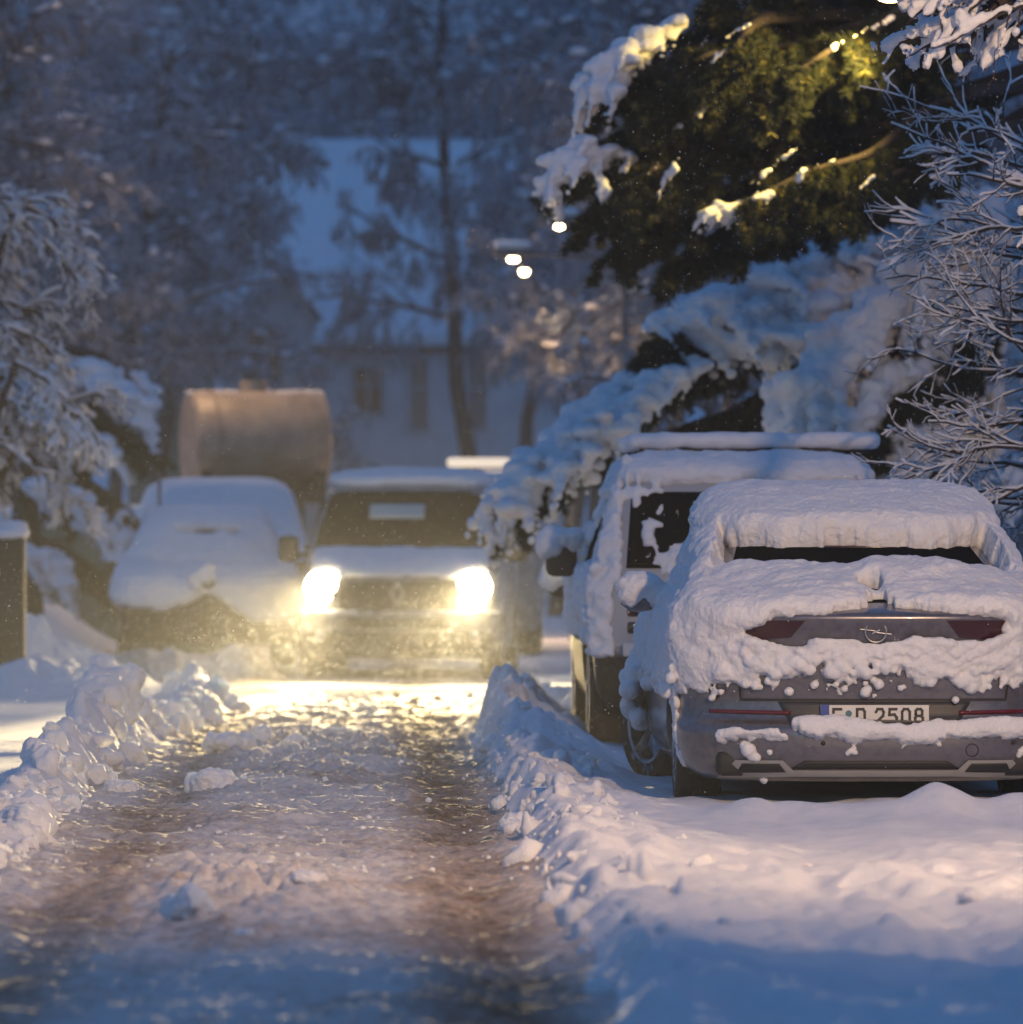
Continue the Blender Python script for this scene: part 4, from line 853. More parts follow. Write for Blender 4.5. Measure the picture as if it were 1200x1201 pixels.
def put_tree(kit, loc, label, group, rz=0., sc=1., name='frosted_tree'):
    t = thing(name, loc, label, 'tree', group, rz); t.scale = (sc,) * 3
    for nm, me, mt in (('trunk', kit[0], 'bark'), ('limb_framework', kit[1], 'bark'), ('crown', kit[2], kit[3]), ('crown_snow', kit[4], 'snow_far')):
        if not me.materials: me.materials.append(M[mt])
        o = bpy.data.objects.new(nm, me); C.objects.link(o); o.parent = t
        if nm == 'crown_snow': o['kind'] = 'stuff'
    return t
K1 = deciduous(1, 13, kids=(22, 11, 9, 8), twig_r=.017, low=.36); K2 = deciduous(2, 14, kids=(26, 11, 9, 7), twig_r=.017, low=.32); K3 = deciduous(3, 15, droop=.06, weep=True, kids=(22, 11, 8, 6), twig_r=.015, low=.46)
K4 = deciduous(4, 9, kids=(14, 7, 6, 4), mat='frost', low=.1)
GT = 'frosted trees along the street'
trees = [(K1, 10, 95, 'broad frosted tree at far left over the buried bushes', 1.0), (K2, 70, 106, 'dense frosted tree over the green house, its lower crown tinted warm', 1.05), (K1, 130, 124, 'dark frosted tree standing just behind the green house', 1.1),
         (K2, 90, 140, 'frosted tree further back to the left of the gabled house', 1.15), (K3, 650, 118, 'weeping frosted birch hanging before the right end of the snowy roof', 1.0), (K3, 725, 100, 'weeping frosted birch behind the twin street lamps', 1.0),
         (K2, 770, 92, 'frosted tree behind the tip of the big spruce', .9), (K1, 850, 84, 'frosted tree behind the dark spruce boughs', .9), (K3, 480, 186, 'tall weeping birch rising behind the chimney', 1.45),
         (K1, 700, 150, 'tall frosted tree rising behind the weeping birches', 1.2), (K2, -40, 140, 'tall frosted tree at the back on the far left', 1.25), (K1, 960, 80, 'frosted tree deep behind the spruce at right', .9),
         (K2, 1100, 82, 'frosted tree behind the shrubs at the right edge', .9), (K1, 1220, 74, 'frosted tree at the right edge of the view', .8), (K2, -120, 88, 'frosted tree just past the left edge', 1.0),
         (K3, 590, 132, 'weeping frosted birch just right of the chimney', .95), (K2, -60, 100, 'frosted tree standing behind the low conifer on the left', .8),
         (K2, 175, 130, 'frosted tree whose right side frames the gap before the snowy roof', 1.1), (K3, 560, 142, 'broad weeping birch covering the right half of the big roof', 1.2),
         (K2, 380, 196, 'very tall frosted tree rising behind the ridge of the snowy roof', 1.75), (K1, 470, 200, 'very tall frosted tree rising just right of the roof ridge', 1.8), (K2, 580, 178, 'very tall frosted tree at the back behind the weeping birches', 1.75),
         (K1, 270, 186, 'very tall frosted tree at the back left of the snowy roof', 1.7), (K2, 170, 172, 'very tall frosted tree at the back above the green house', 1.7), (K1, 820, 70, 'small frosted tree behind the parked cars', .6)]
for i, (k, px, Yd, lb, sc) in enumerate(trees):
    p = at(px, 645, Yd); put_tree(k, (p[0], Yd, gz(p[0], Yd)), lb, GT, i * 1.7, sc)
# far wood on the rise
fw = MB(); rs = np.random.default_rng(44)
o = deciduous(9, 16, kids=(12, 6, 4, 2), twig_r=.03)
bv = np.array([v.co[:] for v in o[2].vertices]); bf = np.array([p.vertices[:] for p in o[2].polygons])
sel = rs.random(len(bf)) < .9; bf = bf[sel]
for i in range(34):
    Yd = rs.uniform(205, 300); x = rs.uniform(-45, 70) if i > 12 else -14 + i * 4.; s = rs.uniform(1.2, 2.0); a = rs.uniform(0, 6.28); ca, sa = math.cos(a), math.sin(a)
    v = bv * s; v = np.stack([v[:, 0] * ca - v[:, 1] * sa + x, v[:, 0] * sa + v[:, 1] * ca + Yd, v[:, 2] + gz(x, Yd)], 1); fw.add(v, bf)
    fw.tubes([(x, Yd, gz(x, Yd) - 1)], [(x, Yd, gz(x, Yd) + 14 * s)], .3 * s, .1, 5)
me = fw.mesh('far_wood'); tag(link('far_wood', me, M['frost_dim']), kind='stuff', label='frosted wood on the rise far behind the houses')

# ---- spruces at right: boughs with needles and snow load
SHOOT = None
def shoots(mb, P, D, L, blades=9, w=.011, ln=.045, rs=None):
    """needled shoots: a spray of thin blades round each short axis"""
    n = len(P); rs = rs or RNG
    t = rs.random((n, blades, 1)); base = P[:, None] + D[:, None] * L[:, None, None] * t
    ax = unit(np.cross(D[:, None], unit(rs.normal(0, 1, (n, blades, 3))))); nd = unit(D[:, None] * .75 + ax)
    tip = base + nd * ln * (.7 + .6 * rs.random((n, blades, 1))); sd = unit(np.cross(nd, rs.normal(0, 1, (n, blades, 3)))) * w / 2
    v = np.stack([base - sd, base + sd, tip], 2).reshape(-1, 3)
    f = np.arange(n * blades * 3).reshape(-1, 3); mb.add(v, f)
def bough(px_pts, Ys, n_lat, lat_len, hang, seed, width=.35):
    """a drooping spruce bough along a curve; returns wood segs, shoot arrays"""
    rs = np.random.default_rng(seed); cur = bez([at(px, py, Yd) for (px, py), Yd in zip(px_pts, Ys)], 40)
    wood = [(cur[:-1], cur[1:], np.linspace(.05, .012, 39), np.linspace(.049, .011, 39))]
    t = rs.uniform(.03, 1, n_lat); i = np.minimum((t * 39).astype(int), 38); p = cur[i] + (cur[i + 1] - cur[i]) * (t * 39 - i)[:, None]
    d = unit(cur[i + 1] - cur[i]); sd = unit(np.cross(d, [0, 0, 1.])) * np.where(rs.random(n_lat) < .5, -1, 1)[:, None]
    D = unit(d * .8 + sd * rs.uniform(.2, 1.1, (n_lat, 1)) + np.array([0, 0, -1.]) * rs.uniform(.0, hang, (n_lat, 1)))
    L = lat_len * (.5 + .8 * rs.random(n_lat)) * (1 - .35 * t)
    o = grow(p, D, L, np.full(n_lat, .010), [dict(seg=5, wander=.12, droop=.14 * hang, kids=12, len=.42, angle=48, t0=.08, rr=.6, rmin=.004), dict(seg=3, wander=.12, droop=.16 * hang)], seed)
    wood += [o[0]]
    p0 = np.concatenate([o[0][0], o[1][0]]); p1 = np.concatenate([o[0][1], o[1][1]])
    return cur, wood, p0, p1
def spruce(name, trunk_px, trunk_Y, boughs, pillows, label, seed, voxel=.022, needle='needle', H=11., dens=1.0, green=None, dens_s=1.0):
    rs = np.random.default_rng(seed); p = at(trunk_px, 645, trunk_Y); g = gz(p[0], trunk_Y); t = thing(name, (p[0], trunk_Y, g), label, 'tree'); off = np.array([p[0], trunk_Y, g])
    tr = MB().tubes([(0, 0, -.3), (0, 0, H * .5)], [(0, 0, H * .5), (0.1, 0, H)], [.22, .15], [.15, .03], 12); link('trunk', tr.mesh('trunk'), M['bark'], t)
    wd, nd, nd2 = MB(), MB(), MB()
    for bi, (pp, Ys, nl, ll, hg) in enumerate(boughs):
        cur, wood, p0, p1 = bough(pp, Ys, nl, ll, hg, seed * 31 + bi)
        for w in wood: wd.tubes(w[0] - off, w[1] - off, w[2], w[3], 5)
        wd.tubes([off * 0 + (0, 0, cur[0][2] - g + .2)], [cur[0] - off], .06, .05, 6)
        L = np.linalg.norm(p1 - p0, axis=1); D = unit(p1 - p0)
        m = 2; P_ = np.concatenate([p0, p0 + (p1 - p0) * .5]); D_ = np.concatenate([D, D]); L_ = np.concatenate([L, L]) * .5
        sel = rs.random(len(P_)) < dens; P_, D_, L_ = P_[sel], D_[sel], L_[sel]
        tgt = np.zeros(len(P_), bool) if green is None else rs.random(len(P_)) < green
        for q, mm in ((~tgt, nd), (tgt, nd2)):
            if q.any(): shoots(mm, P_[q] - off, D_[q], L_[q] + .02, 17, .0075, .06, rs)
    link('branch_framework', wd.mesh('branch_framework'), M['twig'], t)
    link('needles', nd.mesh('needles', False), M[needle], t)
    if nd2.n: link('young_needles', nd2.mesh('young_needles', False), M['needle_green'], t)
    sb = MB()
    for pts, Ys, rpx, cnt in pillows:
        cnt = max(6, int(cnt * dens_s)); c = bez([at(px, py, Yd) for (px, py), Yd in zip(pts, Ys)], cnt); r = bez([[v, 0, 0] for v in rpx], cnt)[:, 0] * np.mean(Ys) / FPX
        dirn = unit(np.gradient(c, axis=0)); sd = unit(np.cross(dirn, [0, 0, 1.])); jit = rs.normal(0, 1, (cnt, 3)) * r[:, None] * np.array([.40, .7, .28])
        sb.balls(c + jit - off, r * rs.uniform(.45, .8, cnt), 2, sq=np.stack([rs.uniform(.8, 1.3, cnt), rs.uniform(.9, 1.5, cnt), rs.uniform(.55, .75, cnt)], 1))
        # tongues of snow lying along the side shoots, tapering as they hang
        k = int(cnt * 1.1); j = rs.integers(0, cnt, k); f0 = c[j] + jit[j]; tr_ = r[j] * rs.uniform(.26, .5, k); ln = r[j] * rs.uniform(1.2, 2.4, k)
        dn = unit(dirn[j] * .9 + sd[j] * rs.normal(0, .9, (k, 1)) + np.array([0, 0, -1.]) * rs.uniform(.25, 1.0, (k, 1)))
        for q_ in range(6):
            s_ = q_ / 5; sb.balls(f0 + dn * (ln * s_)[:, None] + np.array([0, 0, -1.]) * (ln * s_ * s_ * .35)[:, None] - off, tr_ * (1 - .55 * s_), 1)
    me = blobmesh(sb, voxel, ((.14, .018, 'fbm'), (.05, .010, 'fbm')), 1, seed)
    link('snow_load', me, M['snow'], t)
    return t
# lower spruce: heavy blue pillows drooping over the parked cars
lowb = [([(1180, 260), (1000, 310), (850, 400), (700, 500), (600, 590)], [49, 48.5, 48, 47.5, 47], 80, .55, .9),
        ([(1180, 270), (1020, 300), (900, 345), (800, 385), (765, 420)], [48, 48, 47.8, 47.5, 47.3], 75, .55, 1.1),
        ([(1160, 330), (1000, 400), (930, 440), (860, 480), (800, 500)], [48.5, 48.5, 48.5, 48.5, 48.5], 75, .6, 1.2),
        ([(1180, 300), (1080, 350), (1000, 430), (930, 510)], [47.5, 47.3, 47, 46.8], 55, .5, .9),
        ([(1180, 380), (1110, 420), (1050, 470), (1000, 540)], [47, 46.8, 46.6, 46.5], 55, .5, 1.0),
        ([(1200, 400), (1140, 430), (1110, 470), (1090, 520)], [48, 48, 48, 48], 45, .5, 1.0)]
lowp = [([(760, 440), (700, 495), (650, 535), (605, 570), (590, 600)], [47.6, 47.4, 47.2, 47, 47], [24, 32, 30, 30, 20], 90),
        ([(820, 430), (770, 450), (720, 490), (650, 560)], [47.2, 47.2, 47, 46.9], [18, 24, 24, 24], 50),
        ([(770, 385), (830, 375), (900, 350), (960, 310), (1060, 275), (1160, 235)], [47.6] * 6, [24, 34, 34, 30, 30, 30], 150),
        ([(850, 400), (930, 395), (1000, 350), (1080, 320)], [47.4] * 4, [22, 28, 30, 26], 70),
        ([(1120, 310), (1050, 350), (1000, 400), (955, 450), (930, 500)], [47.1, 47, 46.9, 46.8, 46.7], [34, 36, 36, 42, 36], 90),
        ([(1100, 430), (1050, 450), (1010, 490), (1040, 520), (1090, 490)], [46.8] * 5, [22, 34, 42, 34, 24], 90),
        ([(1180, 300), (1120, 350), (1095, 390), (1100, 430)], [46.9] * 4, [34, 30, 24, 14], 60),
        ([(1230, 330), (1170, 380), (1150, 440)], [47.5] * 3, [36, 36, 24], 50), ([(1230, 440), (1180, 480), (1140, 520)], [47.5] * 3, [30, 30, 18], 40), ([(1220, 540), (1190, 560), (1180, 600)], [45] * 3, [22, 20, 12], 24),
        ([(1120, 250), (1160, 280), (1200, 320)], [47, 47, 47], [30, 34, 34], 40)]
spruce('spruce_tree', 1235, 48.5, lowb, lowp, 'spruce loaded with heavy blue snow pillows, its bough hanging over the parked cars', 21, .019)
# upper spruce: dark boughs in front of the street lamp
upb = []
rs = np.random.default_rng(77)
for (x0, y0, x1, y1, x2, y2, Yd, n) in [(1160, -60, 950, -10, 760, 60, 45, 75), (1150, -40, 900, 30, 700, 110, 44.5, 90), (1150, -10, 930, 60, 690, 175, 44.2, 90), (1160, 30, 920, 110, 650, 205, 44, 95), (1160, 60, 900, 150, 680, 255, 44.4, 95),
                                     (1150, 100, 930, 190, 720, 290, 44.8, 85), (1150, 120, 980, 200, 790, 305, 45.2, 85), (1170, 150, 1010, 215, 880, 270, 45.6, 70), (1170, -80, 1000, -60, 850, 0, 44.4, 70), (1170, 100, 1080, 150, 1000, 215, 44.7, 55), (1170, -30, 1080, 10, 1000, 60, 44.1, 40), (900, 60, 830, 90, 760, 130, 43.8, 60), (860, 160, 800, 190, 730, 220, 43.7, 60), (900, 20, 860, 60, 800, 80, 43.6, 50), (1150, -50, 1030, 30, 900, 110, 43.9, 55), (1130, 110, 1020, 180, 880, 235, 43.9, 60), (1140, 160, 1060, 200, 980, 240, 44.0, 45)]:
    n = int(n * .85); upb.append(([(x0, y0), ((x0 + x1) / 2, (y0 + y1) / 2 - 8), (x1, y1), ((x1 + x2) / 2, (y1 + y2) / 2 - 6), (x2, y2)], [Yd + .5, Yd + .3, Yd, Yd - .2, Yd - .3], n, .44, 1.1))
upp = [([(800, 25), (760, 45), (720, 75), (690, 115)], [44.0, 43.9, 43.8, 43.8], [12, 20, 22, 17], 60),
       ([(745, 185), (700, 180), (660, 190), (645, 220), (655, 250)], [43.7, 43.6, 43.6, 43.6, 43.6], [12, 17, 20, 14, 8], 60),
       ([(820, 130), (790, 150)], [43.5, 43.5], [8, 7], 9), ([(790, 195), (770, 230)], [43.4, 43.4], [7, 6], 9), ([(700, 200), (715, 235)], [43.5, 43.5], [11, 8], 14),
       ([(930, 215), (890, 235), (850, 245), (825, 250)], [43.7, 43.6, 43.6, 43.5], [7, 12, 13, 9], 42), ([(940, 170), (905, 195), (880, 215)], [43.6] * 3, [5, 6, 4], 14)]
for i in range(34):
    b_ = upb[i % len(upb)]; q = rs.uniform(.8, 3.2); c0 = bez([(*a, y_) for a, y_ in zip(b_[0], b_[1])], 41)[int(q * 10)]
    upp.append(([(c0[0], c0[1] - 6), (c0[0] - rs.uniform(8, 26), c0[1] + rs.uniform(0, 12))], [c0[2] - .25] * 2, [rs.uniform(2.5, 5), rs.uniform(2, 4)], 7))
spruce('spruce_tree', 1240, 45.5, upb, upp, 'dark spruce boughs at top right, lit yellow from behind by the street lamp', 23, .018, dens=.9, green=.07, H=13)

# ---- deciduous twigs with snow on them, right
def snowy_twigs(name, starts, levels, snow_r, label, cat, seed, group=None, dark='twig', basept=None, up=.9, root=(0, 0, 0)):
    P = np.array([s[0] for s in starts]); D = unit(np.array([s[1] for s in starts], float)); L = np.array([s[2] for s in starts]); R = np.array([s[3] for s in starts])
    o = grow(P, D, L, R, levels, seed); off = np.array(basept); t = thing(name, off, label, cat, group)
    a, b_ = MB(), MB()
    for p0, p1, r0, r1 in o:
        a.tubes(p0 - off, p1 - off, r0, r1, 4)
        d = unit(p1 - p0); flat = np.sqrt(1 - d[:, 2] ** 2); q = p0 / .11; nz = .75 + .7 * fbm(q[:, 0], q[:, 1], q[:, 2], 2, seed)
        sr = snow_r * (.35 + .65 * flat) * np.clip(nz, .15, 1.5); upv = np.array([0, 0, 1.])
        sel = (flat > .25)
        m_ = p1 - p0
        b_.tubes((p0 + upv * (sr * up + r0)[:, None] - off)[sel], (p1 + upv * (sr * up + r1)[:, None] + m_ * .06 - off)[sel], sr[sel], sr[sel] * .93, 7)
    for base in P: a.tubes([off * 0 + np.array(root)], [base - off], .05, .03, 5)
    link('branch_framework', a.mesh('branch_framework'), M[dark], t)
    return t, b_
# bare shrub whose snowy twigs reach in from the right
st = []
rs = np.random.default_rng(5)
for i in range(28):
    py = 120 + i * 15.5; Yd = 36 + rs.normal(0, .5); p = at(1240 + rs.uniform(-10, 30), py + 60, Yd); ang = math.radians(rs.uniform(8, 45)) if i < 12 else math.radians(rs.uniform(-15, 35))
    st.append((p, (-math.cos(ang), rs.normal(0, .15), math.sin(ang)), rs.uniform(.75, 1.25), .011))
g0 = (at(1330, 645, 36.5)[0], 36.5, 0)
t, sm = snowy_twigs('snowy_shrub', st, [dict(seg=9, wander=.17, droop=.02, kids=8, len=.5, angle=36, t0=.12, rr=.6, rmin=.004), dict(seg=7, wander=.2, droop=.01, kids=4, len=.5, angle=35, t0=.15, rr=.6, rmin=.003), dict(seg=4, wander=.14)], .0078,
                    'bare shrub reaching in from the right edge, blue snow lining each thin twig', 'shrub', 6, basept=g0)
link('twig_snow', sm.mesh('twig_snow'), M['snow'], t)
# pinkish drooping twigs, nearer the camera, under the lamp
st = []
for i in range(26):
    Yd = 29 + rs.normal(0, .35); p = at(1215 + rs.uniform(-70, 60), rs.uniform(-70, 20), Yd); st.append((p, (rs.uniform(-.9, -.2), rs.normal(0, .2), rs.uniform(-.5, .1)), rs.uniform(.3, .62), .009))
for py in (250, 262): st.append((at(1235, py, 29.), (-1, 0, -.05), .17, .006))
g1 = (at(1490, 645, 29.5)[0], 29.5, 0)
t, sm = snowy_twigs('snowy_branch_tree', st, [dict(seg=7, wander=.12, droop=.10, kids=5, len=.5, angle=38, t0=.15, rr=.6, rmin=.004), dict(seg=5, wander=.14, droop=.10, kids=2, len=.5, angle=35, rr=.6, rmin=.003), dict(seg=3, wander=.12, droop=.1)], .033,
                    'tree at the top right corner, drooping twigs thick with pinkish lamplit snow', 'tree', 8, basept=g1, root=(-.1, 0, 4.6))
me = blobmesh(sm, .010, ((.05, .006, 'fbm'),), 1, 4); link('twig_snow', me, M['snow'], t)
link('trunk', MB().tubes([(0, 0, -.2), (0, 0, 2.)], [(0, 0, 2.), (-.1, 0, 5.)], [.16, .13], [.13, .08], 10).mesh('trunk'), M['bark'], t)

# ---- brown hedge behind the parked cars at right
def hedge(x0, x1, y0, y1, h, n, seed, mat, label, dens=.01):
    rs = np.random.default_rng(seed); P = np.stack([rs.uniform(x0, x1, n), rs.uniform(y0, y1, n), np.full(n, .0)], 1); P[:, 2] = height(P[:, 0], P[:, 1])
    base = np.array([(x0 + x1) / 2, (y0 + y1) / 2, 0]); o = grow(P, unit(np.stack([rs.normal(0, .25, n), rs.normal(0, .25, n), np.ones(n)], 1)), h * (.6 + .5 * rs.random(n)), np.full(n, .012),
             [dict(seg=6, wander=.12, kids=9, len=.35, angle=45, t0=.2, rr=.6, rmin=.004), dict(seg=4, wander=.16, kids=4, len=.5, angle=40, rr=.7, rmin=.003), dict(seg=3, wander=.2)], seed)
    mb = MB()
    for q in o: mb.tubes(q[0] - base, q[1] - base, q[2], q[3], 3)
    ob = link('hedge', mb.mesh('hedge'), M[mat]); ob.location = base; return tag(ob, label, 'hedge')
M['brown'] = snow_topped('brown_twigs', (.10, .07, .055), snow=(.45, .45, .5), lo=.2, hi=.9, nscale=2)
hedge(4.1, 9, 49.5, 52.5, 2.3, 330, 12, 'brown', 'tangled brown twig hedge behind the parked cars at right')
# ---- left side: frosted shrub arching over, conifer lumps, post
st = []
for i in range(46):
    Yd = 57 + rs.normal(0, .7); p = at(rs.uniform(-140, 20), rs.uniform(230, 560), Yd); a = rs.uniform(-.2, 1.1); st.append((p, (math.cos(a) * .9, rs.normal(0, .25), math.sin(a)), rs.uniform(.6, 1.35), .018))
g2 = (at(-120, 645, 57)[0], 57, gz(at(-120, 645, 57)[0], 57))
t, sm = snowy_twigs('arching_shrub', st, [dict(seg=8, wander=.10, droop=.16, kids=11, len=.5, angle=42, t0=.08, rr=.7, rmin=.008), dict(seg=6, wander=.16, droop=.20, kids=6, len=.55, angle=40, t0=.1, rr=.7, rmin=.007), dict(seg=4, wander=.2, droop=.2)], .019,
                    'thickly frosted shrub arching over the left edge', 'shrub', 9, basept=g2)
link('twig_snow', sm.mesh('twig_snow'), M['snow'], t)
lc = [([(150, 420), (130, 500), (110, 600)], [63, 63, 63], 45, .5, 1.1), ([(60, 480), (120, 480), (190, 520)], [63, 62.5, 62], 45, .55, 1.0), ([(50, 560), (120, 560), (200, 620)], [62.5, 62, 61.8], 45, .55, 1.0), ([(40, 620), (90, 640), (150, 680)], [62.5, 62, 61.8], 40, .5, 1.0)]
lp = [([(60, 450), (120, 435), (175, 460), (200, 500)], [62.5, 62.2, 62, 62], [16, 22, 20, 14], 45), ([(60, 510), (120, 510), (170, 540)], [62] * 3, [16, 20, 14], 34), ([(60, 570), (110, 580), (160, 630), (170, 665)], [61.8] * 4, [18, 24, 24, 16], 55),
      ([(40, 640), (80, 660), (110, 690)], [61.6] * 3, [22, 22, 18], 34), ([(130, 440), (190, 450), (205, 480)], [62.4] * 3, [14, 12, 8], 18)]
lc = [([(a - 25, b) for a, b in q[0]], [v + 4 for v in q[1]], *q[2:]) for q in lc]; lp = [([(a - 25, b) for a, b in q[0]], [v + 4 for v in q[1]], q[2], q[3]) for q in lp]
spruce('low_conifer', 30, 67, lc, lp, 'low snow-laden conifer beside the car buried in snow', 25, .03, H=2.6)
p = at(14, 645, 55); link_post = thing('gate_post', (p[0] - .02, 55, gz(p[0], 55)), 'dark wooden gate post with a snow cap at the left edge', 'post')
link('post', MB().box((0, 0, .56), (.27, .27, 1.2), bev=.05).mesh('post'), M['wood'], link_post)
link('snow_cap', blobmesh(MB().ball((0, 0, 1.17), .19, 2, (1, 1, .4)).ball((.05, 0, 1.2), .13, 2, (1, 1, .8)).ball((-.07, 0, 1.16), .11, 2), .02, ((.1, .012, 'fbm'),), 2, 2), M['snow'], link_post)
p = at(187, 645, 66); po = thing('thin_pole', (p[0], 66, gz(p[0], 66)), 'thin marker pole standing left of the buried car', 'pole'); link('pole', MB().tubes([(0, 0, 0)], [(0, 0, 2.9)], .02, .018, 8).mesh('pole'), M['metal'], po)
link('pole_cap', MB().ball((0, 0, 2.92), .04, 2).mesh('pole_cap'), M['snow'], po)
# ------------------------------------------------------------------ tank on its trailer, houses, lamps
p = at(299, 645, 82); TK = thing('tank_trailer', (p[0], 82, gz(p[0], 82)), 'rust beige cylindrical tank lying across a trailer behind the buried cars', 'tank', rz=.24)
zc_ = HC + (645 - 520) * 82 / FPX; rr_ = .66
link('tank', MB().lathe([(0, -.90), (rr_ * .8, -.895), (rr_ * .97, -.87), (rr_, -.84), (rr_, .84), (rr_ * .97, .87), (rr_ * .8, .895), (0, .90)], 0, (0, 0, zc_), 64).mesh('tank'), M['tank'], TK, 50)
bd = MB()
for x in (-.6, 0, .6): bd.lathe([(rr_ + .012, x - .03), (rr_ + .012, x + .03)], 0, (0, 0, zc_), 64)
link('tank_band', bd.mesh('tank_band'), M['tank'], TK)
x = np.linspace(-.85, .85, 50); sb = MB().balls(np.stack([x, 0 * x, zc_ + rr_ - .03 + .02 * noise1(x * 3, 5)], 1), .07 + .03 * noise1(x * 3, 6), 2, sq=np.tile([1, 2.2, .5], (50, 1)))
link('tank_snow', blobmesh(sb, .025, ((.2, .015, 'fbm'),), 2, 2), M['snow'], TK)
ch = MB().box((0, 0, zc_ - rr_ - .05), (1.9, 2.6, .14), bev=.02).box((-.75, 0, zc_ - rr_ + .12), (.12, 1.1, .34)).box((.75, 0, zc_ - rr_ + .12), (.12, 1.1, .34)).box((0, 1.6, .75), (.1, 1.6, .1))
for sx in (-.85, .85):
    for sy in (-1.1, 1.1): ch.box((sx, sy, (zc_ - rr_) / 2), (.1, .1, zc_ - rr_ - .1))
link('chassis', ch.mesh('chassis', False), M['wood'], TK)
for sx in (-1, 1): link('wheel', MB().lathe([(0, -.1), (.36, -.1), (.4, -.06), (.4, .06), (.36, .1), (0, .1)], 0, (sx * 1.0, .2, .4), 28).mesh('wheel'), M['rubber'], TK, 40)
link('manhole', MB().lathe([(0, .16), (.18, .16), (.18, 0)], 2, (0, .1, zc_ + rr_ - .02), 20).mesh('manhole'), M['tank'], TK, 40)

def house(label, x0, x1, Yf, depth, z_eave, z_ridge, wall, wins, name='house', chimneys=(), dormers=(), snow_t=.35, g=0., gable=False, over=.5):
    cx = (x0 + x1) / 2; H = thing(name, (cx, Yf, g), label, 'house'); w = x1 - x0
    if gable:   # ridge runs away from the viewer
        v = [(-w / 2, 0, 0), (w / 2, 0, 0), (w / 2, 0, z_eave), (0, 0, z_ridge), (-w / 2, 0, z_eave)]; v += [(a, depth, c) for a, b, c in v]
        mb = MB().add(v, [(0, 1, 2, 3, 4), (9, 8, 7, 6, 5), (0, 5, 6, 1), (1, 6, 7, 2), (4, 9, 5, 0)])
    else:
        mb = MB().box((0, depth / 2, z_eave / 2), (w, depth, z_eave)); hh = z_ridge
        v = [(-w / 2, 0, z_eave), (w / 2, 0, z_eave), (w / 2, depth, z_eave), (-w / 2, depth, z_eave), (-w / 2, depth / 2, z_ridge), (w / 2, depth / 2, z_ridge)]
        mb.add(v, [(1, 2, 5), (0, 4, 3)])
    link('wall', mb.mesh('wall', False), M[wall], H)
    def slope(a, b, c, d, t):   # a-b eave, c-d ridge
        a, b, c, d = map(np.array, (a, b, c, d)); u, vv = np.meshgrid(np.linspace(0, 1, 60), np.linspace(0, 1, 30)); u = u[..., None]; vv = vv[..., None]
        q = (a * (1 - u) + b * u) * (1 - vv) + (d * (1 - u) + c * u) * vv; ed = np.minimum(np.minimum(u, 1 - u) * 20, np.minimum(vv + .02, 1) * 30)[..., 0]
        th = t * np.sqrt(np.clip(ed, 0, 1)) * (1 + .2 * fbm(q[..., 0] * .6, q[..., 1] * .6, q[..., 2] * .3, 3, 5)) + .03
        top = q.copy(); top[..., 2] += th; return slab(top, q)
    if gable:
        for s_ in (-1, 1):
            k = (z_ridge - z_eave) / (w / 2); a = (s_ * (w / 2 + over), -over, z_eave - over * k); b = (s_ * (w / 2 + over), depth + over, z_eave - over * k); c = (0, depth + over, z_ridge); d = (0, -over, z_ridge)
            args = (a, b, c, d) if s_ > 0 else (b, a, d, c)
            rf = link('roof', slab_flat(args, .12).mesh('roof', False), M['wood'], H); link('roof_snow', slope(*[np.array(q) + (0, 0, .13) for q in args], snow_t).mesh('roof_snow'), M['snow_far'], rf)
    else:
        k = (z_ridge - z_eave) / (depth / 2)
        for s_ in (0, 1):
            e_ = (-over, z_eave - over * k) if s_ == 0 else (depth + over, z_eave - over * k)
            a = (-w / 2 - over, e_[0], e_[1]); b = (w / 2 + over, e_[0], e_[1]); c = (w / 2 + over, depth / 2, z_ridge); d = (-w / 2 - over, depth / 2, z_ridge)
            args = (a, b, c, d) if s_ == 0 else (b, a, d, c)
            rf = link('roof', slab_flat(args, .12).mesh('roof', False), M['wood'], H); link('roof_snow', slope(*[np.array(q) + (0, 0, .13) for q in args], snow_t).mesh('roof_snow'), M['snow_far'], rf)
    for (wx, wz, ww, wh) in wins:
        f = MB()
        for sx in (-1, 1): f.box((wx - cx + sx * (ww / 2 + .05), -.03, wz), (.1, .1, wh + .2))
        for sz in (-1, 1): f.box((wx - cx, -.03, wz + sz * (wh / 2 + .05)), (ww, .098, .1))
        f.box((wx - cx, -.035, wz), (.06, .06, wh)); f.box((wx - cx, -.033, wz + wh * .1), (ww, .05, .05))
        fo = link('window', f.mesh('window', False), M['frame'], H); link('pane', MB().box((wx - cx, -.004, wz), (ww, .012, wh)).mesh('pane', False), M['window'], fo)
    for (qx, qy, z0, z1, ww) in chimneys:
        c_ = link('chimney', MB().box((qx - cx, qy, (z0 + z1) / 2), (ww, ww, z1 - z0)).box((qx - cx, qy, z1 - .06), (ww + .12, ww + .12, .14)).mesh('chimney', False), M['brick'], H); link('chimney_snow', MB().box((qx - cx, qy, z1 + .14), (ww + .05, ww + .05, .24), bev=.09).mesh('chimney_snow'), M['snow_far'], c_)
    for (qx, qy, qz, ww, wh) in dormers:
        d_ = link('dormer', MB().box((qx - cx, qy + .6, qz), (ww + .2, 1.4, wh + .2)).mesh('dormer', False), M[wall], H); link('dormer_pane', MB().box((qx - cx, qy - .11, qz), (ww, .03, wh)).mesh('dormer_pane', False), M['window'], d_)
        link('dormer_snow', MB().box((qx - cx, qy + .55, qz + wh / 2 + .28), (ww + .5, 1.7, .36), bev=.14).mesh('dormer_snow'), M['snow_far'], d_)
    return H
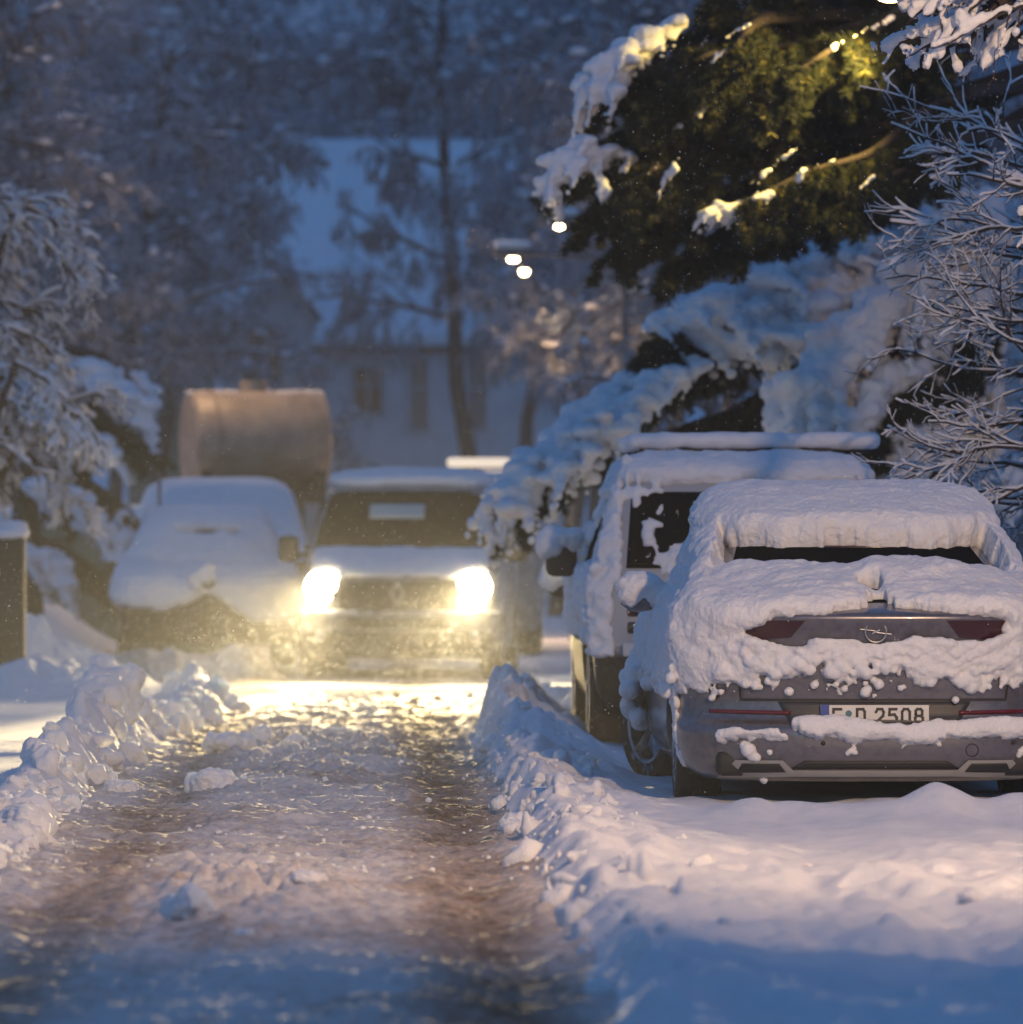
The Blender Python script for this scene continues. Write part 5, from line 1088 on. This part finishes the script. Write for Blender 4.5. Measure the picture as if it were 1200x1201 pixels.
def slab_flat(q, t):
    q = [np.array(a, float) for a in q]; lo = [a for a in q]; hi = [a + (0, 0, t) for a in q]
    return MB().add(lo + hi, [(3, 2, 1, 0), (4, 5, 6, 7), (0, 1, 5, 4), (1, 2, 6, 5), (2, 3, 7, 6), (3, 0, 4, 7)])
def XZ(px, py, Y): a = at(px, py, Y); return a[0], a[2]
# main house: broad snowy roof facing us
Yh = 160
xa, ze = XZ(352, 352, Yh); xb, _ = XZ(640, 352, Yh); zr = XZ(400, 185, Yh + 7)[1]
xc, zc1 = XZ(436, 322, Yh + 2.2); _, zc2 = XZ(436, 275, Yh + 2.2)
d1 = XZ(407, 341, Yh - .2); d2 = XZ(462, 341, Yh - .2)
house('big white house with a tall snow covered roof, one chimney and two low dormers', xa - 1.5, xb, Yh, 14, ze, zr, 'wall_white', [], chimneys=[(xc, 2.2, zc1 - 1.6, zc2, .55)], dormers=[(d1[0], .1, d1[1] + .15, .55, .22), (d2[0], .1, d2[1] + .15, .85, .22)])
# wing in front with a gable roof to the left and flat pale wall
Yw = 148
x0, z0 = XZ(398, 400, Yw); x1, _ = XZ(600, 400, Yw); 
wx, wz = XZ(432, 458, Yw); w2, _ = XZ(492, 470, Yw); w3, z3 = XZ(522, 470, Yw); w4 = XZ(560, 470, Yw)
house('low pale wing in front of the big house with one small dark window', x0 - .3, x1 + 1.5, Yw, 8, z0 - .2, z0 + .7, 'wall_white', [(wx, wz, .62, 1.05), (w2, wz - .1, .3, 1.6), (w4[0], wz - .1, .3, 1.6)], name='house_wing', snow_t=.3, over=.3)
x0, z0 = XZ(245, 430, 150); x1 = XZ(405, 430, 150)[0]; zr2 = XZ(320, 335, 150)[1]; zl = XZ(405, 405, 150)[1]
wa = XZ(310, 415, 150); wb = XZ(352, 450, 150)
house('gabled house to the left of the low wing, dark tall window in its front', XZ(262, 0, 150)[0], XZ(398, 0, 150)[0], 150, 8, zl, zr2 + .3, 'wall_white', [(wa[0], wa[1], .75, 1.3)], name='gabled_house', snow_t=.3, gable=True)
house('green boarded house partly hidden by frosted trees at left', XZ(150, 0, 138)[0], XZ(243, 0, 138)[0], 138, 8, XZ(0, 392, 138)[1], XZ(0, 345, 138)[1], 'wall_green', [(XZ(180, 430, 138)[0], XZ(180, 430, 138)[1], .5, 1.0)], name='green_house', snow_t=.3)
# low snowy wall behind the parked cars on the left
p = at(150, 645, 76); fw_ = thing('garden_wall', (p[0] - 2, 76, 0), 'low garden wall topped with a thick band of snow behind the conifer', 'wall')
link('wall', MB().box((0, 0, .8), (6.5, .3, 1.6)).mesh('wall', False), M['wall_green'], fw_)
x = np.linspace(-3.2, 3.2, 70); link('snow_cap', blobmesh(MB().balls(np.stack([x, 0 * x, 1.63 + .02 * noise1(x, 3)], 1), .2 + .03 * noise1(x * 2, 4), 2, sq=np.tile([1, 1, .8], (70, 1))), .04, ((.3, .02, 'fbm'),), 1, 3), M['snow'], fw_)

def unseen_lamp(px, py, Yd, label, power):  # out-of-sight lantern, added to throw warm light on trees and bushes
    p = at(px, py, Yd); g = gz(p[0], Yd); T = thing('unseen_lamp', (p[0], Yd, g), label, 'lamp'); h = p[2] - g
    link('post', MB().tubes([(0, 0, 0)], [(0, 0, h - .12)], [.045], [.035], 10).mesh('post'), M['metal'], T)
    ln_ = link('lantern', MB().box((0, 0, h + .17), (.34, .34, .05), bev=.02).box((0, 0, h - .13), (.22, .22, .05), bev=.02).mesh('lantern'), M['metal'], T)
    link('globe', MB().ball((0, 0, h), .11, 3).mesh('globe'), M['farglow'], ln_); link('lantern_snow', MB().ball((0, 0, h + .22), .18, 2, (1, 1, .5)).mesh('lantern_snow'), M['snow'], ln_)
    d = bpy.data.lights.new('lamp_light', 'POINT'); d.energy = power; d.color = (1, .60, .30); d.shadow_soft_size = .1; o = bpy.data.objects.new('lamp_light', d); C.objects.link(o); o.location = (p[0], Yd + .25, p[2])
# ---- street lamps
def street_lamp(loc, h, arm, label, heads=1, mat='lampglow', r=.09, gsz=.07):
    L = thing('street_lamp', loc, label, 'street lamp', 'street lamps'); s = math.copysign(1, arm)
    link('pole', MB().tubes([(0, 0, -.2), (0, 0, 1.1)], [(0, 0, 1.1), (0, 0, h + .1)], [.09, .06], [.08, .045], 14).mesh('pole'), M['metal'], L)
    link('arm', MB().tubes([(0, 0, h + .02)], [(arm, 0, h + .12)], .035, .028, 10).mesh('arm'), M['metal'], L)
    for i in range(heads):
        x = arm - s * i * .42 * 1.0
        hd = link('lamp_head', MB().box((x, 0, h + .11), (.5 if heads == 1 else .28, .24, .12), bev=.04).mesh('lamp_head'), M['metal'], L); link('lamp_glass', MB().ball((x, 0, h + .03), r, 3, (1.2, .9, .6)).mesh('lamp_glass'), M[mat], hd)
        link('head_snow', MB().box((x, 0, h + .21), (.46 if heads == 1 else .24, .2, .12), bev=.05).mesh('head_snow'), M['snow'], hd)
    return L
def lamp_light(name, loc, power, col, rad=.08, spot=None, blend=.5, aim=None):
    d = bpy.data.lights.new(name, 'SPOT' if spot else 'POINT'); d.energy = power; d.color = col; d.shadow_soft_size = rad
    o = bpy.data.objects.new(name, d); C.objects.link(o); o.location = tuple(loc)
    if spot:
        d.spot_size = math.radians(spot); d.spot_blend = blend; v = Vector(aim) - Vector(loc); o.rotation_euler = v.to_track_quat('-Z', 'Y').to_euler()
    return o
WARM = (1, .62, .28)
lp_ = at(1045, -2, 43.2); street_lamp((lp_[0] + 1.3, 43.2, 0), lp_[2], -1.3, 'lit street lamp glowing through the dark spruce boughs')
lamp_light('lamp_light', (lp_[0], 43.2, lp_[2] - .14), 420, (1, .68, .17), .10, 90, .6, (lp_[0] - .75, 43.2 + .55, lp_[2] - .14 - .68))
p = at(602, 307, 80); x1, z1 = p[0], p[2]; L = street_lamp((x1 + 1.4, 80, gz(x1 + 1.4, 80)), z1 - gz(x1 + 1.4, 80), -1.4, 'far street lamp with two small bright heads over the street', 1, 'farglow', .055)
hd = link('lamp_head', MB().box((-1.40 + .14, 0, z1 - .10), (.12, .12, .06), bev=.03).mesh('lamp_head'), M['metal'], L); link('lamp_glass', MB().ball((-1.26, 0, z1 - .15), .058, 3, (1, 1, .8)).mesh('lamp_glass'), M['farglow'], hd)
lamp_light('lamp_light', (x1, 79.9, z1 - .3), 60, WARM, .1, 130, .6, (x1, 79.9, 0))
p = at(656, 269, 78); L = street_lamp((p[0] + 1.2, 78, gz(p[0] + 1.2, 78)), p[2] - gz(p[0] + 1.2, 78), -1.2, 'far street lamp peeping out at the tip of the dark spruce', 1, 'farglow', .045)
lamp_light('lamp_light', (p[0], 77.9, p[2] - .3), 40, WARM, .1, 130, .6, (p[0], 77.9, 0))
#(p[0] - 1.4, 100, gz(p[0] - 1.4, 100)), 6.0, 1.4, 'street lamp hidden among the frosted trees at left', 1, 'farglow', .05)

unseen_lamp(305, 480, 85.5, 'added lamp hidden behind the tank, warming the trees above it', 420)
unseen_lamp(672, 535, 84, 'added lamp hidden behind the tip of the low spruce bough, warming the bushes', 260)
# the lamp over the near pavement, just outside the picture on the right
NL = (4.8, 17.5); NH = 5.6
street_lamp((NL[0] + 1.2, NL[1], 0), NH, -1.2, 'lit street lamp over the near pavement right of the grey hatchback')
for cone in (82, 98, 114, 130): lamp_light('lamp_light', (NL[0], NL[1], NH - .12), 1300, (1, .64, .36), .12, cone, 1.0, (2.4, 30.5, 1.2))
# the lamp over the left hand pavement that warms the tank and the buried cars
street_lamp((-6.0, 81.3, gz(-6.0, 81.3)), 9.0, 2.6, 'lit street lamp on the left pavement just outside the view', 1)
lamp_light('lamp_light', (-3.4, 81.3, 8.9), 1500, (1, .64, .30), .12, 150, .8, (-2.6, 77, 0))
# headlights
Rv = Matrix.Rotation(math.radians(-3.8), 3, 'Z')
for sg in (-1, 1):
    q = Rv @ Vector((sg * .735, -.22, .89)) + Vector(VLOC); aim = q + Vector((-.012 * 12, -12, -.40))
    lamp_light('headlight_beam', q, 4300, (1, .75, .38), .06, 62, .9, aim); lamp_light('headlight_beam', q, 110000, (1, .75, .37), .06, 12, 1.0, q + Vector((-.6, -12, -.72)))
# falling snow
n = 36000; rs = np.random.default_rng(91); Yd = 27 + (66 - 27) * rs.random(n) ** .7; px = rs.uniform(-60, 1260, n); zz = rs.uniform(.05, 6.5, n)
X_ = (px - VX) / FPX * Yd; ok = zz < HC + 700 * Yd / FPX; mb = MB(); ih, fh_ = ICO[1][0][:6], None
oc = np.array([(1, 0, 0), (-1, 0, 0), (0, 1, 0), (0, -1, 0), (0, 0, 1), (0, 0, -1)], float); of = np.array([(0, 2, 4), (2, 1, 4), (1, 3, 4), (3, 0, 4), (2, 0, 5), (1, 2, 5), (3, 1, 5), (0, 3, 5)])
P = np.stack([X_, Yd, zz], 1)[ok]; P = P[P[:, 2] > height(P[:, 0], P[:, 1]) + .03]; r = rs.uniform(.0012, .0032, len(P))
mb.add((oc[None] * r[:, None, None] + P[:, None]).reshape(-1, 3), (of[None] + (np.arange(len(P)) * 6)[:, None, None]).reshape(-1, 3))
k = 6500; c_ = rs.normal(0, 1, (k, 3)) * np.array([1.5, 3.0, .35]) + np.array([-.3, 55.5, .25]); c_ = c_[(c_[:, 2] > .02) & (c_[:, 1] < 60.6) & (c_[:, 2] > height(c_[:, 0], c_[:, 1]))]; r = rs.uniform(.002, .0055, len(c_))
mb.add((oc[None] * r[:, None, None] + c_[:, None]).reshape(-1, 3), (of[None] + (np.arange(len(c_)) * 6)[:, None, None]).reshape(-1, 3))
tag(link('falling_snow', mb.mesh('falling_snow', False), M['snow']), kind='stuff', label='fine snowflakes drifting down through the air over the street')
# haze
hz = link('haze', MB().box((0, 160, 22), (150, 400, 50)).mesh('haze', False), None); hz['kind'] = 'stuff'; hz['label'] = 'thin snowy haze hanging over the whole street'
m = bpy.data.materials.new('haze'); m.use_nodes = True; N = m.node_tree.nodes; N.remove(N['Principled BSDF']); v = N.new('ShaderNodeVolumePrincipled'); v.inputs['Color'].default_value = (.92, .95, 1, 1); v.inputs['Density'].default_value = .00062; v.inputs['Anisotropy'].default_value = .5
m.node_tree.links.new(v.outputs[0], N['Material Output'].inputs['Volume']); hz.data.materials.append(m)
# sky
w = bpy.data.worlds.new('World'); scene.world = w; w.use_nodes = True; nt = w.node_tree; bg = nt.nodes['Background']
sk = nt.nodes.new('ShaderNodeTexSky'); sk.sky_type = 'NISHITA'; sk.sun_disc = False; sk.sun_elevation = math.radians(SKY_EL); sk.sun_rotation = math.radians(200); sk.altitude = 0; sk.ozone_density = 3.0; sk.air_density = 1.2; sk.dust_density = .5
tn = nt.nodes.new('ShaderNodeMix'); tn.data_type = 'RGBA'; tn.blend_type = 'MULTIPLY'; tn.inputs['Factor'].default_value = 1; tn.inputs['B'].default_value = SKY_TINT; nt.links.new(sk.outputs[0], tn.inputs['A']); t2_ = nt.nodes.new('ShaderNodeMix'); t2_.data_type = 'RGBA'; t2_.inputs['Factor'].default_value = .55; t2_.inputs['B'].default_value = (.0115, .033, .075, 1); nt.links.new(tn.outputs['Result'], t2_.inputs['A']); nt.links.new(t2_.outputs['Result'], bg.inputs['Color']); bg.inputs['Strength'].default_value = SKY_ST
vs = scene.view_settings; scene.display_settings.display_device = 'sRGB'; vs.view_transform = 'Standard'; vs.look = 'None'; vs.exposure = EXPO; vs.gamma = 1; vs.use_curve_mapping = False
cy_ = scene.cycles; cy_.use_denoising = True; cy_.use_adaptive_sampling = True; cy_.adaptive_threshold = .025; cy_.max_bounces = 8; cy_.diffuse_bounces = 3; cy_.glossy_bounces = 3; cy_.volume_bounces = 1; cy_.transparent_max_bounces = 8; cy_.sample_clamp_indirect = 4; cy_.caustics_reflective = False; cy_.caustics_refractive = False
